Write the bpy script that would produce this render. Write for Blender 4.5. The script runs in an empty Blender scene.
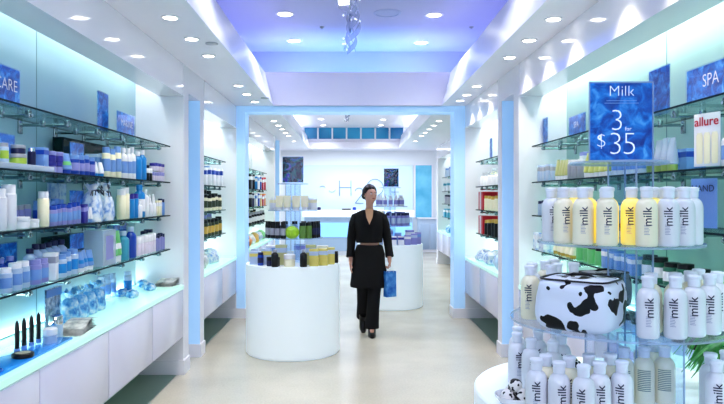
import bpy, bmesh, math, random
from mathutils import Vector, Matrix, noise
random.seed(7)
C = bpy.context.scene.collection
PI = math.pi
F, VX, VY, CH = 640.0, 350.0, 197.0, 1.6

# ------------------------------------------------------------------ materials
def lin(c):
    return tuple(((v/255)/12.92 if v/255 <= .04045 else ((v/255+.055)/1.055)**2.4) for v in c)
MATS = {}
def mat(name, rgb, rough=.5, metal=0, emis=None, es=0, coat=0, sss=0, spec=.5):
    if name in MATS: return MATS[name]
    m = bpy.data.materials.new(name); m.use_nodes = True
    b = m.node_tree.nodes['Principled BSDF']; I = b.inputs
    I['Base Color'].default_value = (*lin(rgb), 1); I['Roughness'].default_value = rough
    I['Metallic'].default_value = metal; I['Specular IOR Level'].default_value = spec
    if emis: I['Emission Color'].default_value = (*lin(emis), 1); I['Emission Strength'].default_value = es
    if coat: I['Coat Weight'].default_value = coat; I['Coat Roughness'].default_value = .08
    MATS[name] = m
    return m
def clear(name, tint=(240,250,250), refl=.25, haze=0, hazec=(235,240,255)):
    if name in MATS: return MATS[name]
    m = bpy.data.materials.new(name); m.use_nodes = True
    nt = m.node_tree; nt.nodes.clear(); N = nt.nodes.new; L = nt.links.new
    out = N('ShaderNodeOutputMaterial'); tr = N('ShaderNodeBsdfTransparent'); gl = N('ShaderNodeBsdfGlossy')
    tr.inputs[0].default_value = (*lin(tint), 1); gl.inputs['Roughness'].default_value = .06
    lw = N('ShaderNodeLayerWeight'); lw.inputs[0].default_value = .5
    mx = N('ShaderNodeMixShader'); pw = N('ShaderNodeMath'); pw.operation = 'POWER'; pw.inputs[1].default_value = 3; ml = N('ShaderNodeMath'); ml.operation = 'MULTIPLY_ADD'; ml.inputs[1].default_value = min(1, refl*1.8); ml.inputs[2].default_value = .012; L(lw.outputs['Facing'], pw.inputs[0]); L(pw.outputs[0], ml.inputs[0]); L(ml.outputs[0], mx.inputs[0]); L(tr.outputs[0], mx.inputs[1]); L(gl.outputs[0], mx.inputs[2])
    last = mx
    if haze:
        df = N('ShaderNodeBsdfDiffuse'); df.inputs[0].default_value = (*lin(hazec), 1)
        m2 = N('ShaderNodeMixShader'); m2.inputs[0].default_value = haze
        L(mx.outputs[0], m2.inputs[1]); L(df.outputs[0], m2.inputs[2]); last = m2
    L(last.outputs[0], out.inputs[0]); MATS[name] = m
    return m
def noise_mat(name, stops, scale=8, detail=3, dist=0, rough=.4, es=0, kind='noise', vec_scale=(1,1,1), interp='LINEAR', coat=0):
    if name in MATS: return MATS[name]
    m = bpy.data.materials.new(name); m.use_nodes = True
    nt = m.node_tree; N = nt.nodes.new; L = nt.links.new
    b = nt.nodes['Principled BSDF']; b.inputs['Roughness'].default_value = rough
    tc = N('ShaderNodeTexCoord'); mp = N('ShaderNodeMapping'); mp.inputs['Scale'].default_value = vec_scale
    L(tc.outputs['Object'], mp.inputs[0])
    if kind == 'noise':
        t = N('ShaderNodeTexNoise'); t.inputs['Scale'].default_value = scale; t.inputs['Detail'].default_value = detail
        t.inputs['Distortion'].default_value = dist
    else:
        t = N('ShaderNodeTexWave'); t.inputs['Scale'].default_value = scale; t.inputs['Distortion'].default_value = dist
        t.inputs['Detail'].default_value = detail
    L(mp.outputs[0], t.inputs['Vector'])
    r = N('ShaderNodeValToRGB'); r.color_ramp.interpolation = interp
    e = r.color_ramp.elements
    while len(e) < len(stops): e.new(.5)
    for k, (p, c) in enumerate(stops): e[k].position = p; e[k].color = (*lin(c), 1)
    L(t.outputs[0] if kind != 'noise' else t.outputs['Fac'], r.inputs[0]); L(r.outputs[0], b.inputs['Base Color'])
    if es: L(r.outputs[0], b.inputs['Emission Color']); b.inputs['Emission Strength'].default_value = es
    if coat: b.inputs['Coat Weight'].default_value = coat
    MATS[name] = m
    return m

M_wall = mat('white_lacquer_wall', (238,237,248), .09, coat=.3)
M_matte = mat('matte_white_paint', (238,238,246), .6)
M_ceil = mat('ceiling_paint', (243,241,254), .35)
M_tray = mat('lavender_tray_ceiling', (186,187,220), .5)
M_cyan = mat('painted_cyan_light', (186,212,240), .3, emis=(135,192,245), es=.27)  # coloured light falling on white faces, put in as glowing colour
M_door = mat('lavender_lacquer_door', (226,224,242), .22, coat=.2)
M_glow = mat('glowing_glass_top', (186,226,214), .2, emis=(190,240,225), es=.32)
M_nichew = noise_mat('backpainted_glass', [(.35,(160,194,210)),(.7,(180,212,214))], scale=.8, rough=.2)
M_seam = mat('seam_dark', (90,130,135), .4)
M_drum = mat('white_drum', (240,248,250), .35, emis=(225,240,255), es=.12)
M_shelf = clear('shelf_glass', (232,246,243), .3)
M_edge = mat('glass_edge_dark', (12,36,48), .6, spec=.2)
M_acryl = clear('clear_acrylic', (246,250,255), .22)
M_acryle = clear('acrylic_edge', (205,225,245), .5, .35, (220,235,255))
M_case = clear('smoked_green_case', (90,140,140), .4, .45, (30,66,66))
M_frost = clear('frosted_clear_plastic', (225,235,250), .3, .45, (225,235,250))
M_steel = mat('satin_steel', (150,165,170), .25, 1)
M_chrome = mat('chrome', (220,225,230), .1, 1)
M_black = mat('black_plastic', (14,14,20), .35)
M_navy = mat('navy_plastic', (34,36,84), .35)
M_white = mat('white_plastic', (240,240,248), .35)
M_cream = mat('cream_lotion', (250,243,214), .3, coat=.3)
M_yellow = mat('lotion_painted_warm_glow', (255,238,150), .35, emis=(255,225,90), es=.22)  # warm light from behind the bottles, put into their colour and glow
M_milk = mat('milky_plastic', (232,234,240), .28, coat=.4)
M_capw = mat('pale_blue_white_cap', (236,241,252), .3)
M_ink = mat('dark_blue_ink', (24,32,66), .5)
M_inkl = mat('pale_grey_ink', (130,140,175), .5)
M_water = noise_mat('blue_water_print', [(.3,(2,54,140)),(.46,(8,94,182)),(.58,(30,134,212)),(.75,(110,195,238))], scale=18, detail=4, dist=1.2, rough=.5, es=.12)
M_water2 = noise_mat('blue_water_print_pale', [(.3,(14,80,180)),(.55,(40,126,212)),(.75,(150,205,240))], scale=18, detail=4, dist=1, rough=.5, es=.12)
M_photo = noise_mat('dark_iridescent_print', [(.3,(6,8,24)),(.45,(14,24,70)),(.52,(20,120,110)),(.6,(40,60,190)),(.7,(120,80,170)),(.85,(190,220,235))], scale=9, detail=6, dist=2.5, rough=.25)
M_photo2 = noise_mat('card_photo_print', [(.35,(60,70,90)),(.5,(110,150,190)),(.62,(200,215,225)),(.8,(240,240,240))], scale=25, detail=4, rough=.4)
def cow_mat(name, white, scale, th):
    m = bpy.data.materials.new(name); m.use_nodes = True; MATS[name] = m
    nt = m.node_tree; N = nt.nodes.new; L = nt.links.new; b = nt.nodes['Principled BSDF']; b.inputs['Roughness'].default_value = .45
    tc = N('ShaderNodeTexCoord'); nz = N('ShaderNodeTexNoise'); nz.inputs['Scale'].default_value = scale*1.3; nz.inputs['Detail'].default_value = 1
    ma = N('ShaderNodeMixRGB'); ma.blend_type = 'LINEAR_LIGHT'; ma.inputs[0].default_value = .055*14/scale
    L(tc.outputs['Object'], nz.inputs['Vector']); L(tc.outputs['Object'], ma.inputs[1]); L(nz.outputs['Color'], ma.inputs[2])
    v = N('ShaderNodeTexVoronoi'); v.inputs['Scale'].default_value = scale; v.inputs['Randomness'].default_value = .8
    L(ma.outputs[0], v.inputs['Vector'])
    r = N('ShaderNodeValToRGB'); r.color_ramp.interpolation = 'CONSTANT'; e = r.color_ramp.elements
    e[0].position = 0; e[0].color = (*lin((6,6,10)), 1); e[1].position = th; e[1].color = (*lin(white), 1)
    L(v.outputs['Distance'], r.inputs[0]); L(r.outputs[0], b.inputs['Base Color']); return m
M_cow = cow_mat('black_and_white_cow_print', (228,236,252), 13, .40)
M_cowd = cow_mat('grey_and_black_cow_print', (120,122,130), 13, .45)
M_cows = cow_mat('small_cow_print', (240,238,235), 30, .45)
M_foil = noise_mat('silver_foil', [(.3,(150,155,160)),(.6,(225,225,222))], scale=20, rough=.2)
M_bagblue = noise_mat('blue_white_wrap', [(.35,(40,120,205)),(.5,(130,195,240)),(.65,(235,245,255))], scale=22, detail=3, rough=.3)
M_gift = noise_mat('white_blue_tissue', [(.35,(120,160,220)),(.5,(215,228,245)),(.7,(248,250,255))], scale=26, detail=3, rough=.4)
def floor_mat():
    m = bpy.data.materials.new('polished_terrazzo'); m.use_nodes = True
    nt = m.node_tree; N = nt.nodes.new; L = nt.links.new; b = nt.nodes['Principled BSDF']
    tc = N('ShaderNodeTexCoord'); a = N('ShaderNodeTexNoise'); a.inputs['Scale'].default_value = 1.3; a.inputs['Detail'].default_value = 5
    c = N('ShaderNodeTexNoise'); c.inputs['Scale'].default_value = 60; c.inputs['Detail'].default_value = 2
    L(tc.outputs['Object'], a.inputs['Vector']); L(tc.outputs['Object'], c.inputs['Vector'])
    r = N('ShaderNodeValToRGB'); r.color_ramp.elements[0].position = .3; r.color_ramp.elements[1].position = .7
    r.color_ramp.elements[0].color = (*lin((204,199,186)), 1); r.color_ramp.elements[1].color = (*lin((224,218,202)), 1)
    mx = N('ShaderNodeMixRGB'); mx.blend_type = 'MULTIPLY'; mx.inputs[0].default_value = .25
    L(a.outputs['Fac'], r.inputs[0]); L(r.outputs[0], mx.inputs[1]); L(c.outputs['Fac'], mx.inputs[2]); L(mx.outputs[0], b.inputs['Base Color'])
    b.inputs['Roughness'].default_value = .27; b.inputs['Specular IOR Level'].default_value = .6
    return m
M_floor = floor_mat()
_colc = {}
def col(rgb, rough=.32, coat=.2):
    k = 'plastic_%d_%d_%d' % rgb
    return mat(k, rgb, rough, coat=coat)

# ------------------------------------------------------------------ mesh helpers
def link(name, me, mats, parent=None, loc=(0,0,0), rz=0):
    o = bpy.data.objects.new(name, me); C.objects.link(o)
    if mats and not me.materials:
        for m in (mats if isinstance(mats, (list, tuple)) else [mats]): me.materials.append(m)
    o.parent = parent; o.location = loc; o.rotation_euler = (0,0,rz)
    return o
def to_mesh(bm, name, smooth=True):
    bmesh.ops.recalc_face_normals(bm, faces=bm.faces)
    me = bpy.data.meshes.new(name); bm.to_mesh(me); bm.free()
    if smooth:
        for p in me.polygons: p.use_smooth = True
        try: me.set_sharp_from_angle(angle=math.radians(38))
        except Exception: pass
    return me
def box(bm, x0,x1,y0,y1,z0,z1, mi=0, bev=0):
    r = bmesh.ops.create_cube(bm, size=1)
    vs = r['verts']
    for v in vs:
        v.co = Vector(((x0+x1)/2+v.co.x*(x1-x0), (y0+y1)/2+v.co.y*(y1-y0), (z0+z1)/2+v.co.z*(z1-z0)))
    fs = {f for v in vs for f in v.link_faces}
    for f in fs: f.material_index = mi
    if bev:
        es = list({e for f in fs for e in f.edges})
        bmesh.ops.bevel(bm, geom=es, offset=bev, segments=2, affect='EDGES', profile=.5)
    return fs
def lathe(bm, prof, n=20, mi=0, cx=0, cy=0, sx=1, sy=1, cap=True):
    rings = []
    for (r, z) in prof:
        rings.append([bm.verts.new((cx+r*sx*math.cos(2*PI*k/n), cy+r*sy*math.sin(2*PI*k/n), z)) for k in range(n)])
    for a, b in zip(rings, rings[1:]):
        for k in range(n):
            f = bm.faces.new((a[k], a[(k+1)%n], b[(k+1)%n], b[k])); f.material_index = mi
    if cap:
        for rg, rev in ((rings[0], True), (rings[-1], False)):
            f = bm.faces.new(list(reversed(rg)) if rev else rg); f.material_index = mi
def tube(bm, pts, r, n=8, mi=0):
    pts = [Vector(p) for p in pts]; rs = r if isinstance(r, (list, tuple)) else [r]*len(pts)
    rings = []; ref = Vector((0,0,1))
    for i, p in enumerate(pts):
        d = (pts[min(i+1, len(pts)-1)] - pts[max(i-1, 0)]).normalized()
        if i == 0: u = d.cross(ref) if abs(d.dot(ref)) < .9 else d.cross(Vector((1,0,0)))
        else: u = pu - d*pu.dot(d)
        u.normalize(); w = d.cross(u).normalized(); pu = u
        rings.append([bm.verts.new(p + rs[i]*(math.cos(2*PI*k/n)*u + math.sin(2*PI*k/n)*w)) for k in range(n)])
    for a, b in zip(rings, rings[1:]):
        for k in range(n):
            f = bm.faces.new((a[k], a[(k+1)%n], b[(k+1)%n], b[k])); f.material_index = mi
    bm.faces.new(list(reversed(rings[0]))).material_index = mi; bm.faces.new(rings[-1]).material_index = mi
def loft(bm, secs, n=20, mi=0, cap=True):
    """secs: (cx, cy, z, rx, ry[, tiltx])"""
    rings = []
    for s in secs:
        cx, cy, z, rx, ry = s[:5]
        rings.append([bm.verts.new((cx+rx*math.cos(2*PI*k/n), cy+ry*math.sin(2*PI*k/n), z + (s[5]*math.cos(2*PI*k/n) if len(s) > 5 else 0))) for k in range(n)])
    for a, b in zip(rings, rings[1:]):
        for k in range(n):
            f = bm.faces.new((a[k], a[(k+1)%n], b[(k+1)%n], b[k])); f.material_index = mi
    if cap:
        bm.faces.new(list(reversed(rings[0]))).material_index = mi; bm.faces.new(rings[-1]).material_index = mi
def quad(bm, pts, mi=0):
    f = bm.faces.new([bm.verts.new(p) for p in pts]); f.material_index = mi; return f
LABELS = {}
def tag(o, label, cat, group=None, kind=None):
    o['label'] = label; o['category'] = cat
    if group: o['group'] = group
    if kind: o['kind'] = kind
    LABELS.setdefault(label, []).append(o.name)
    return o
def empty(name, loc, label, cat, group=None, rz=0):
    o = bpy.data.objects.new(name, None); C.objects.link(o); o.location = loc; o.rotation_euler = (0,0,rz); o.empty_display_size = .05
    return tag(o, label, cat, group)
def struct(name, bm, mats, smooth=False):
    o = link(name, to_mesh(bm, name, smooth), mats); o['kind'] = 'structure'; return o
def B(x0,x1,y0,y1,z0,z1, bev=0):
    bm = bmesh.new(); box(bm, x0,x1,y0,y1,z0,z1, 0, bev); return bm
def part(name, bm, mats, parent, loc=(0,0,0), rz=0, smooth=True):
    return link(name, to_mesh(bm, name, smooth), mats, parent, loc, rz)
_tc = {}
def text_me(s, size, offset=0, extrude=0, align='CENTER', spacing=1.0):
    k = (s, size, offset, extrude, align, spacing)
    if k in _tc: return _tc[k]
    cu = bpy.data.curves.new('lettering', 'FONT'); cu.body = s; cu.size = size; cu.offset = offset; cu.extrude = extrude
    cu.align_x = align; cu.align_y = 'CENTER'; cu.resolution_u = 3; cu.space_character = spacing
    o = bpy.data.objects.new('lettering_tmp', cu); C.objects.link(o)
    dg = bpy.context.evaluated_depsgraph_get(); dg.update()
    me = bpy.data.meshes.new_from_object(o.evaluated_get(dg)); me.name = 'lettering'; me.materials.clear()
    bpy.data.objects.remove(o); _tc[k] = me
    return me
def text_part(name, s, size, m, parent, loc, offset=0, scale=(1,1), rot=(PI/2,0,0), spacing=1.0, extrude=0):
    me = text_me(s, size, offset, extrude, spacing=spacing)
    if me.materials and me.materials[0] != m: me = me.copy(); me.materials.clear()
    o = link(name, me, m, parent, loc); o.rotation_euler = rot; o.scale = (scale[0], scale[1], 1)
    return o

# ------------------------------------------------------------------ setting
LP, RP = -1.5, 1.52          # aisle planes
struct('floor', B(-3.4,3.4,-2.5,19.2,-.06,0), M_floor)
# low perimeter ceiling + tray openings
bm = bmesh.new()
for (x0,x1,y0,y1) in [(-3.2,-1.04,-2.5,8.42),(1.24,3.2,-2.5,8.42),(-3.2,3.2,8.42,9.35),(-3.2,-1.04,9.35,15.8),(1.24,3.2,9.35,15.8)]:
    box(bm, x0,x1,y0,y1,2.8,2.84)
struct('ceiling', bm, M_ceil)
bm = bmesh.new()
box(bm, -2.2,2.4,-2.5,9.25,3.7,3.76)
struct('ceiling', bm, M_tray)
bm = bmesh.new(); box(bm, -2.2,2.4,9.35,16.1,3.32,3.38); box(bm, -3.2,3.2,15.85,19.2,2.98,3.04)
struct('ceiling', bm, M_ceil)
# tray fascias (slightly flared)
bm = bmesh.new()
for (x, xt, y0, y1, zt) in [(-1.0,-1.12,-2.5,8.4,3.24),(1.2,1.32,-2.5,8.4,3.24),(-1.0,-1.06,9.35,15.8,3.12),(1.2,1.26,9.35,15.8,3.12)]:
    s = 1 if x > 0 else -1
    a = [(x,y0,2.8),(x,y1,2.8),(xt,y1,zt),(xt,y0,zt)]; b = [(p[0]+s*.04,p[1],p[2]) for p in a]
    va = [bm.verts.new(p) for p in a]; vb = [bm.verts.new(p) for p in b]
    bm.faces.new(va); bm.faces.new(vb[::-1])
    for i in range(4): bm.faces.new((va[i], va[(i+1)%4], vb[(i+1)%4], vb[i]))
struct('trim_1', bm, mat('fascia_paint', (240,240,252), .3))
# beam between the two rooms
bm = bmesh.new()
pts = [(-1.0,2.8),(1.2,2.8),(1.32,3.24),(-1.12,3.24)]
va = [bm.verts.new((p[0],8.4,p[1])) for p in pts]; vb = [bm.verts.new((p[0],8.55,p[1])) for p in pts]
bm.faces.new(va); bm.faces.new(vb[::-1])
for i in range(4): bm.faces.new((va[i], va[(i+1)%4], vb[(i+1)%4], vb[i]))
struct('trim_2', bm, M_ceil)
# walls of the raised tray
bm = bmesh.new(); box(bm, -2.2,2.4,9.25,9.31,2.84,3.76); struct('wall_tray_back', bm, M_tray)
bm = bmesh.new(); box(bm, -2.2,-2.14,-2.5,9.25,2.84,3.7); struct('wall_tray_left', bm, M_tray)
bm = bmesh.new(); box(bm, 2.34,2.4,-2.5,9.25,2.84,3.7); struct('wall_tray_right', bm, M_tray)
# outer walls (back of niches)
bm = bmesh.new(); box(bm, -2.0,-1.93,-2.5,5.76,0,2.8)
for y in (1.2, 2.57, 3.94, 5.3): pass
struct('wall_left', bm, M_nichew)
M_nicheb = mat('pale_niche_glass', (222,234,236), .25)
struct('wall_left', B(-2.0,-1.93,5.76,15.8,0,2.8), M_nicheb)
struct('wall_right', B(1.95,2.02,-2.5,5.8,0,2.8), noise_mat('backpainted_glass_pale', [(.35,(176,210,208)),(.7,(200,228,216))], scale=.8, rough=.2)); struct('wall_right', B(1.95,2.02,5.8,8.75,0,2.8), M_nicheb)
struct('wall_right', B(2.5,2.57,8.75,15.5,0,2.8), M_nicheb)
bm = bmesh.new(); box(bm, 1.95,2.57,8.75,8.8,0,2.8); struct('wall_right', bm, M_matte)
# seams of the back painted glass
bm = bmesh.new()
for y in (2.12, 3.94): box(bm, -1.931,-1.929,y-.004,y+.004,.81,2.8); box(bm, 1.949,1.951,y-.004,y+.004,.81,2.8)
struct('trim_3', bm, M_seam)
# fascia + soffit board over each niche
def header(s, xp, y0, y1, zb=2.51):
    bm = bmesh.new()
    box(bm, *sorted((xp, xp+s*.04)), y0,y1, zb,2.8)
    box(bm, *sorted((xp+s*.04, xp+s*.22)), y0,y1, zb,zb+.03)
    struct('trim_4', bm, M_wall)
header(-1, LP, -2.5, 5.76); header(1, RP, -2.5, 5.76); header(-1, LP, 6.575, 8.45); header(1, RP, 6.575, 8.45)
header(-1, LP, 8.75, 12.63); header(1, 2.08, 8.8, 15.3)
# pilasters: side towards the entrance carries cyan light as glowing colour
def pilaster(name, x0, x1, y0, y1, z1=2.8, cyan=True, inner=0):
    bm = bmesh.new(); fs = box(bm, x0,x1,y0,y1,0,z1)
    bm.normal_update()
    for f in fs:
        if cyan and f.normal.y < -.9: f.material_index = 1
        if inner and f.normal.x*inner > .9: f.material_index = 1
    o = struct(name, bm, [M_matte, M_cyan])
    side = 'left' if x0 < 0 else 'right'
    struct('baseboard_'+side, B(x0-.012,x1+.012,y0-.012,y1+.012,0,.13), M_matte)
pilaster('wall_left', -2.0,LP,5.76,5.95, cyan=False); pilaster('wall_right', RP,2.0,5.76,5.95, cyan=False)
pilaster('wall_left', -2.0,LP,6.40,6.575); pilaster('wall_right', RP,2.0,6.40,6.575)
pilaster('wall_left', -2.0,LP-.001,8.452,8.75, cyan=False); pilaster('wall_right', RP+.001,2.0,8.452,8.75, cyan=False)
pilaster('trim_11', LP,-1.386,8.45,8.75, inner=1); pilaster('trim_12', 1.373,RP,8.45,8.75, inner=-1)
pilaster('wall_left', -2.0,LP,12.63,12.85, cyan=False); pilaster('wall_left', -2.0,LP,13.6,13.8)
pilaster('wall_right', 2.1,2.6,15.3,15.5, cyan=False)
bm = bmesh.new()
for s, xp in ((-1,LP),(1,RP)):
    box(bm, *sorted((xp, xp+s*.04)),5.95,6.40,2.56,2.8); box(bm, *sorted((xp+s*.04, xp+s*.43)),5.95,6.40,2.56,2.6)
struct('trim_5', bm, M_matte)
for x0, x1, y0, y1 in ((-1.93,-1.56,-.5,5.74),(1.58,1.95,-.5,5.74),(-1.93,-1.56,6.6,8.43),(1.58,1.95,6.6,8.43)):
    struct('floor', B(x0,x1,y0,y1,0,.004), mat('painted_recess_shade',(128,152,138),.4))  # shade under the cabinets, painted as a grey-green strip on the floor
# portal header
bm = bmesh.new(); fs = box(bm, -1.386,1.373,8.45,8.75,2.722,2.8); bm.normal_update()
for f in fs:
    if f.normal.y < -.9 or f.normal.z < -.9: f.material_index = 1
struct('trim_6', bm, [M_matte, M_cyan])
# clerestory at the end of the second tray
win = bpy.data.objects.new('window_1', None); C.objects.link(win); win['kind'] = 'structure'
M_pane = noise_mat('blue_sky_pane', [(.3,(16,92,140)),(.7,(50,136,178))], scale=1.4, detail=1, rough=.15, es=.4)
bm = bmesh.new(); box(bm, -1.15,1.32,15.9,15.93,2.97,3.32); part('pane', bm, M_pane, win, smooth=False)
bm = bmesh.new()
for k in range(8):
    x = -1.17 + .355*k + (.02); box(bm, x-.02,x+.02,15.84,15.9,2.97,3.32)
box(bm, -1.15,1.32,15.83,15.9,2.955,2.975); part('window_frame', bm, M_white, win, smooth=False)
struct('trim_7', B(-1.3,1.4,15.8,15.88,2.8,2.957), M_ceil)
bm = bmesh.new(); box(bm, -3.2,-1.15,15.8,15.86,2.8,3.4); box(bm, 1.32,3.2,15.8,15.86,2.8,3.4); struct('trim_8', bm, M_ceil)
# far room
struct('wall_back', B(-3.2,3.2,19.0,19.1,0,3.04), mat('far_wall_white', (236,242,248), .5))
struct('wall_left', B(-3.2,-3.14,13.8,19.0,0,3.0), M_matte); struct('wall_left', B(-3.14,-2.0,13.8,13.86,0,2.8), M_matte)
struct('wall_right', B(3.14,3.2,15.5,19.0,0,3.0), M_matte); struct('wall_right', B(2.6,3.14,15.5,15.56,0,2.8), M_matte)
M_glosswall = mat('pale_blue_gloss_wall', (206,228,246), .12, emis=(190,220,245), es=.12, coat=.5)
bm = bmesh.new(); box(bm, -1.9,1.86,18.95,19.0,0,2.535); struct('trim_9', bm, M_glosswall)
w2 = bpy.data.objects.new('window_2', None); C.objects.link(w2); w2['kind'] = 'structure'
bm = bmesh.new(); box(bm, 1.94,2.42,18.97,18.99,.98,2.54); part('pane', bm, noise_mat('blue_textured_glass', [(.3,(74,150,186)),(.7,(112,182,210))], scale=2, rough=.2, es=.3), w2, smooth=False)
bm = bmesh.new()
for x in (1.9, 2.42): box(bm, x,x+.04,18.95,19.0,.98,2.57)
box(bm, 1.94,2.42,18.95,19.0,2.54,2.58); part('window_frame', bm, M_white, w2, smooth=False)
# wall lettering
bm = bmesh.new()
lt = empty('wall_lettering', (0,18.94,0), 'thin grey H2O+ lettering with a small splash mark on the far wall', 'sign')
M_let = mat('brushed_grey_letter', (128,158,190), .3)
def P(px, py, Y): return ((px-VX)*Y/F, Y, CH-(py-VY)*Y/F)
def strokes(name, lines, r=.013):
    bm = bmesh.new()
    for pts in lines:
        tube(bm, [(P(px,py,18.935)[0], 0, P(px,py,18.935)[2]) for px,py in pts], r, 6)
    part(name, bm, M_let, lt, (0,-.005,0))
def arc(cx, cy, rx, ry, a0, a1, n=18): return [(cx+rx*math.cos(math.radians(a0+(a1-a0)*k/n)), cy-ry*math.sin(math.radians(a0+(a1-a0)*k/n))) for k in range(n+1)]
strokes('letter_h', [[(339.5,180.5),(339.5,196)],[(351,180.5),(351,196)],[(339.5,187.5),(351,187.5)]])
strokes('digit_two', [arc(359,191.8,3.8,3.9,170,-35)+[(355.2,203.2)],[(355.2,203.2),(363.4,203.2)]])
strokes('letter_o', [arc(375,187.5,8.3,8.3,0,360,28)])
strokes('plus_mark', [[(395,188),(395,196)],[(391,192),(399,192)]], .01)
strokes('splash_mark', [arc(322.5,189,3,3,150,30,8),arc(332,188.5,3.6,3.6,215,340,8)], .009)

# ------------------------------------------------------------------ counters, cabinets, shelves
ORD = ['nearest','second','third','fourth','fifth','sixth','seventh','eighth','ninth','tenth','eleventh','twelfth']
BAYN = {}
def bay(s, xp, xb, y0, y1, zoneName, nunits, shelves=True, arms=(), yend=None, visible_from=None):
    side = 'left' if s < 0 else 'right'
    X = lambda a, b: sorted((a, b))
    n = nunits; w = .888 if nunits > 2 else (y1-y0)/n
    for k in range(n):
        ya, yb = y1-w*(k+1), y1-w*k
        c = link('floating_cabinet', to_mesh(B(*X(xb-s*.002, xp+s*.022), ya+.003, yb-.003, .35, .77), 'cabinet', False), M_matte)
        tag(c, f'white floating cabinet, {"first" if k==0 else ORD[k]} from the back, {zoneName}', 'cabinet', f'floating cabinets in {zoneName}')
        part('door', B(*X(xp+s*.021, xp), ya+.004, yb-.004, .344, .765, .002), M_door, c)
    y0c = y1 - w*n
    top = link('counter_top', to_mesh(B(*X(xb-s*.001, xp-s*.004), y0c, y1-.001, .772, .81, .003), 'top', False), M_glow)
    tag(top, f'glowing mint glass countertop along {zoneName}', 'countertop', None)
    struct('trim_10', B(*X(xb-s*.001, xb-s*.03), y0c, y1, 0, .35), mat('mint_toe_wall', (205,226,214), .5))
    if not shelves: return
    sx = xb - s*.33
    for i, z in enumerate((2.054, 1.734, 1.44, 1.14)):
        bm = bmesh.new(); fs = box(bm, *X(xb-s*.012, sx), y0c+.05, yend, z-.01, z); bm.normal_update()
        for f in fs:
            if abs(f.normal.z) < .5: f.material_index = 1
        g = link('glass_shelf', to_mesh(bm, 'shelf', False), [M_shelf, M_edge])
        tag(g, f'{["top","second","third","lowest"][i]} clear glass wall shelf in {zoneName}', 'shelf', f'glass shelves in {zoneName}')
        for y in arms:
            b = bmesh.new()
            tube(b, [(xb-s*.005,y,z-.035),(sx+s*.03,y,z-.035)], .009, 8)
            a = part('bracket', b, M_steel, g)
            b = bmesh.new(); box(b, *X(xb, xb-s*.012), y-.02,y+.02, z-.085,z-.01, 0, .002); part('wall_plate', b, M_steel, a)
            for fx in (.28, .14):
                b = bmesh.new(); box(b, *X(xb-s*(fx-.012), xb-s*(fx+.012)), y-.013,y+.013, z-.048,z-.0105, 0, .003); part('clamp', b, M_steel, a)
bay(-1, LP, -1.93, -.5, 5.76, 'the near left bay', 6, arms=[5.52-.447*k for k in range(8)], yend=5.7)
bay(1, RP, 1.95, -.5, 5.76, 'the near right bay', 6, arms=[5.52-.447*k for k in range(8)], yend=5.7)
bay(-1, LP, -1.93, 6.575, 8.45, 'the middle left bay', 2, arms=[6.8,7.3,7.8,8.1], yend=8.25)
bay(1, RP, 1.95, 6.575, 8.45, 'the middle right bay', 2, arms=[6.8,7.3,7.8,8.1], yend=8.25)
bay(-1, LP, -1.93, 8.76, 12.63, 'the far left bay', 4, arms=[9.3,10.1,10.9,11.7,12.1], yend=12.3)
bay(1, 2.08, 2.5, 8.81, 15.3, 'the far right bay', 7, arms=[10.4,11.4,12.4,13.4,14.4], yend=15.1)

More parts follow.
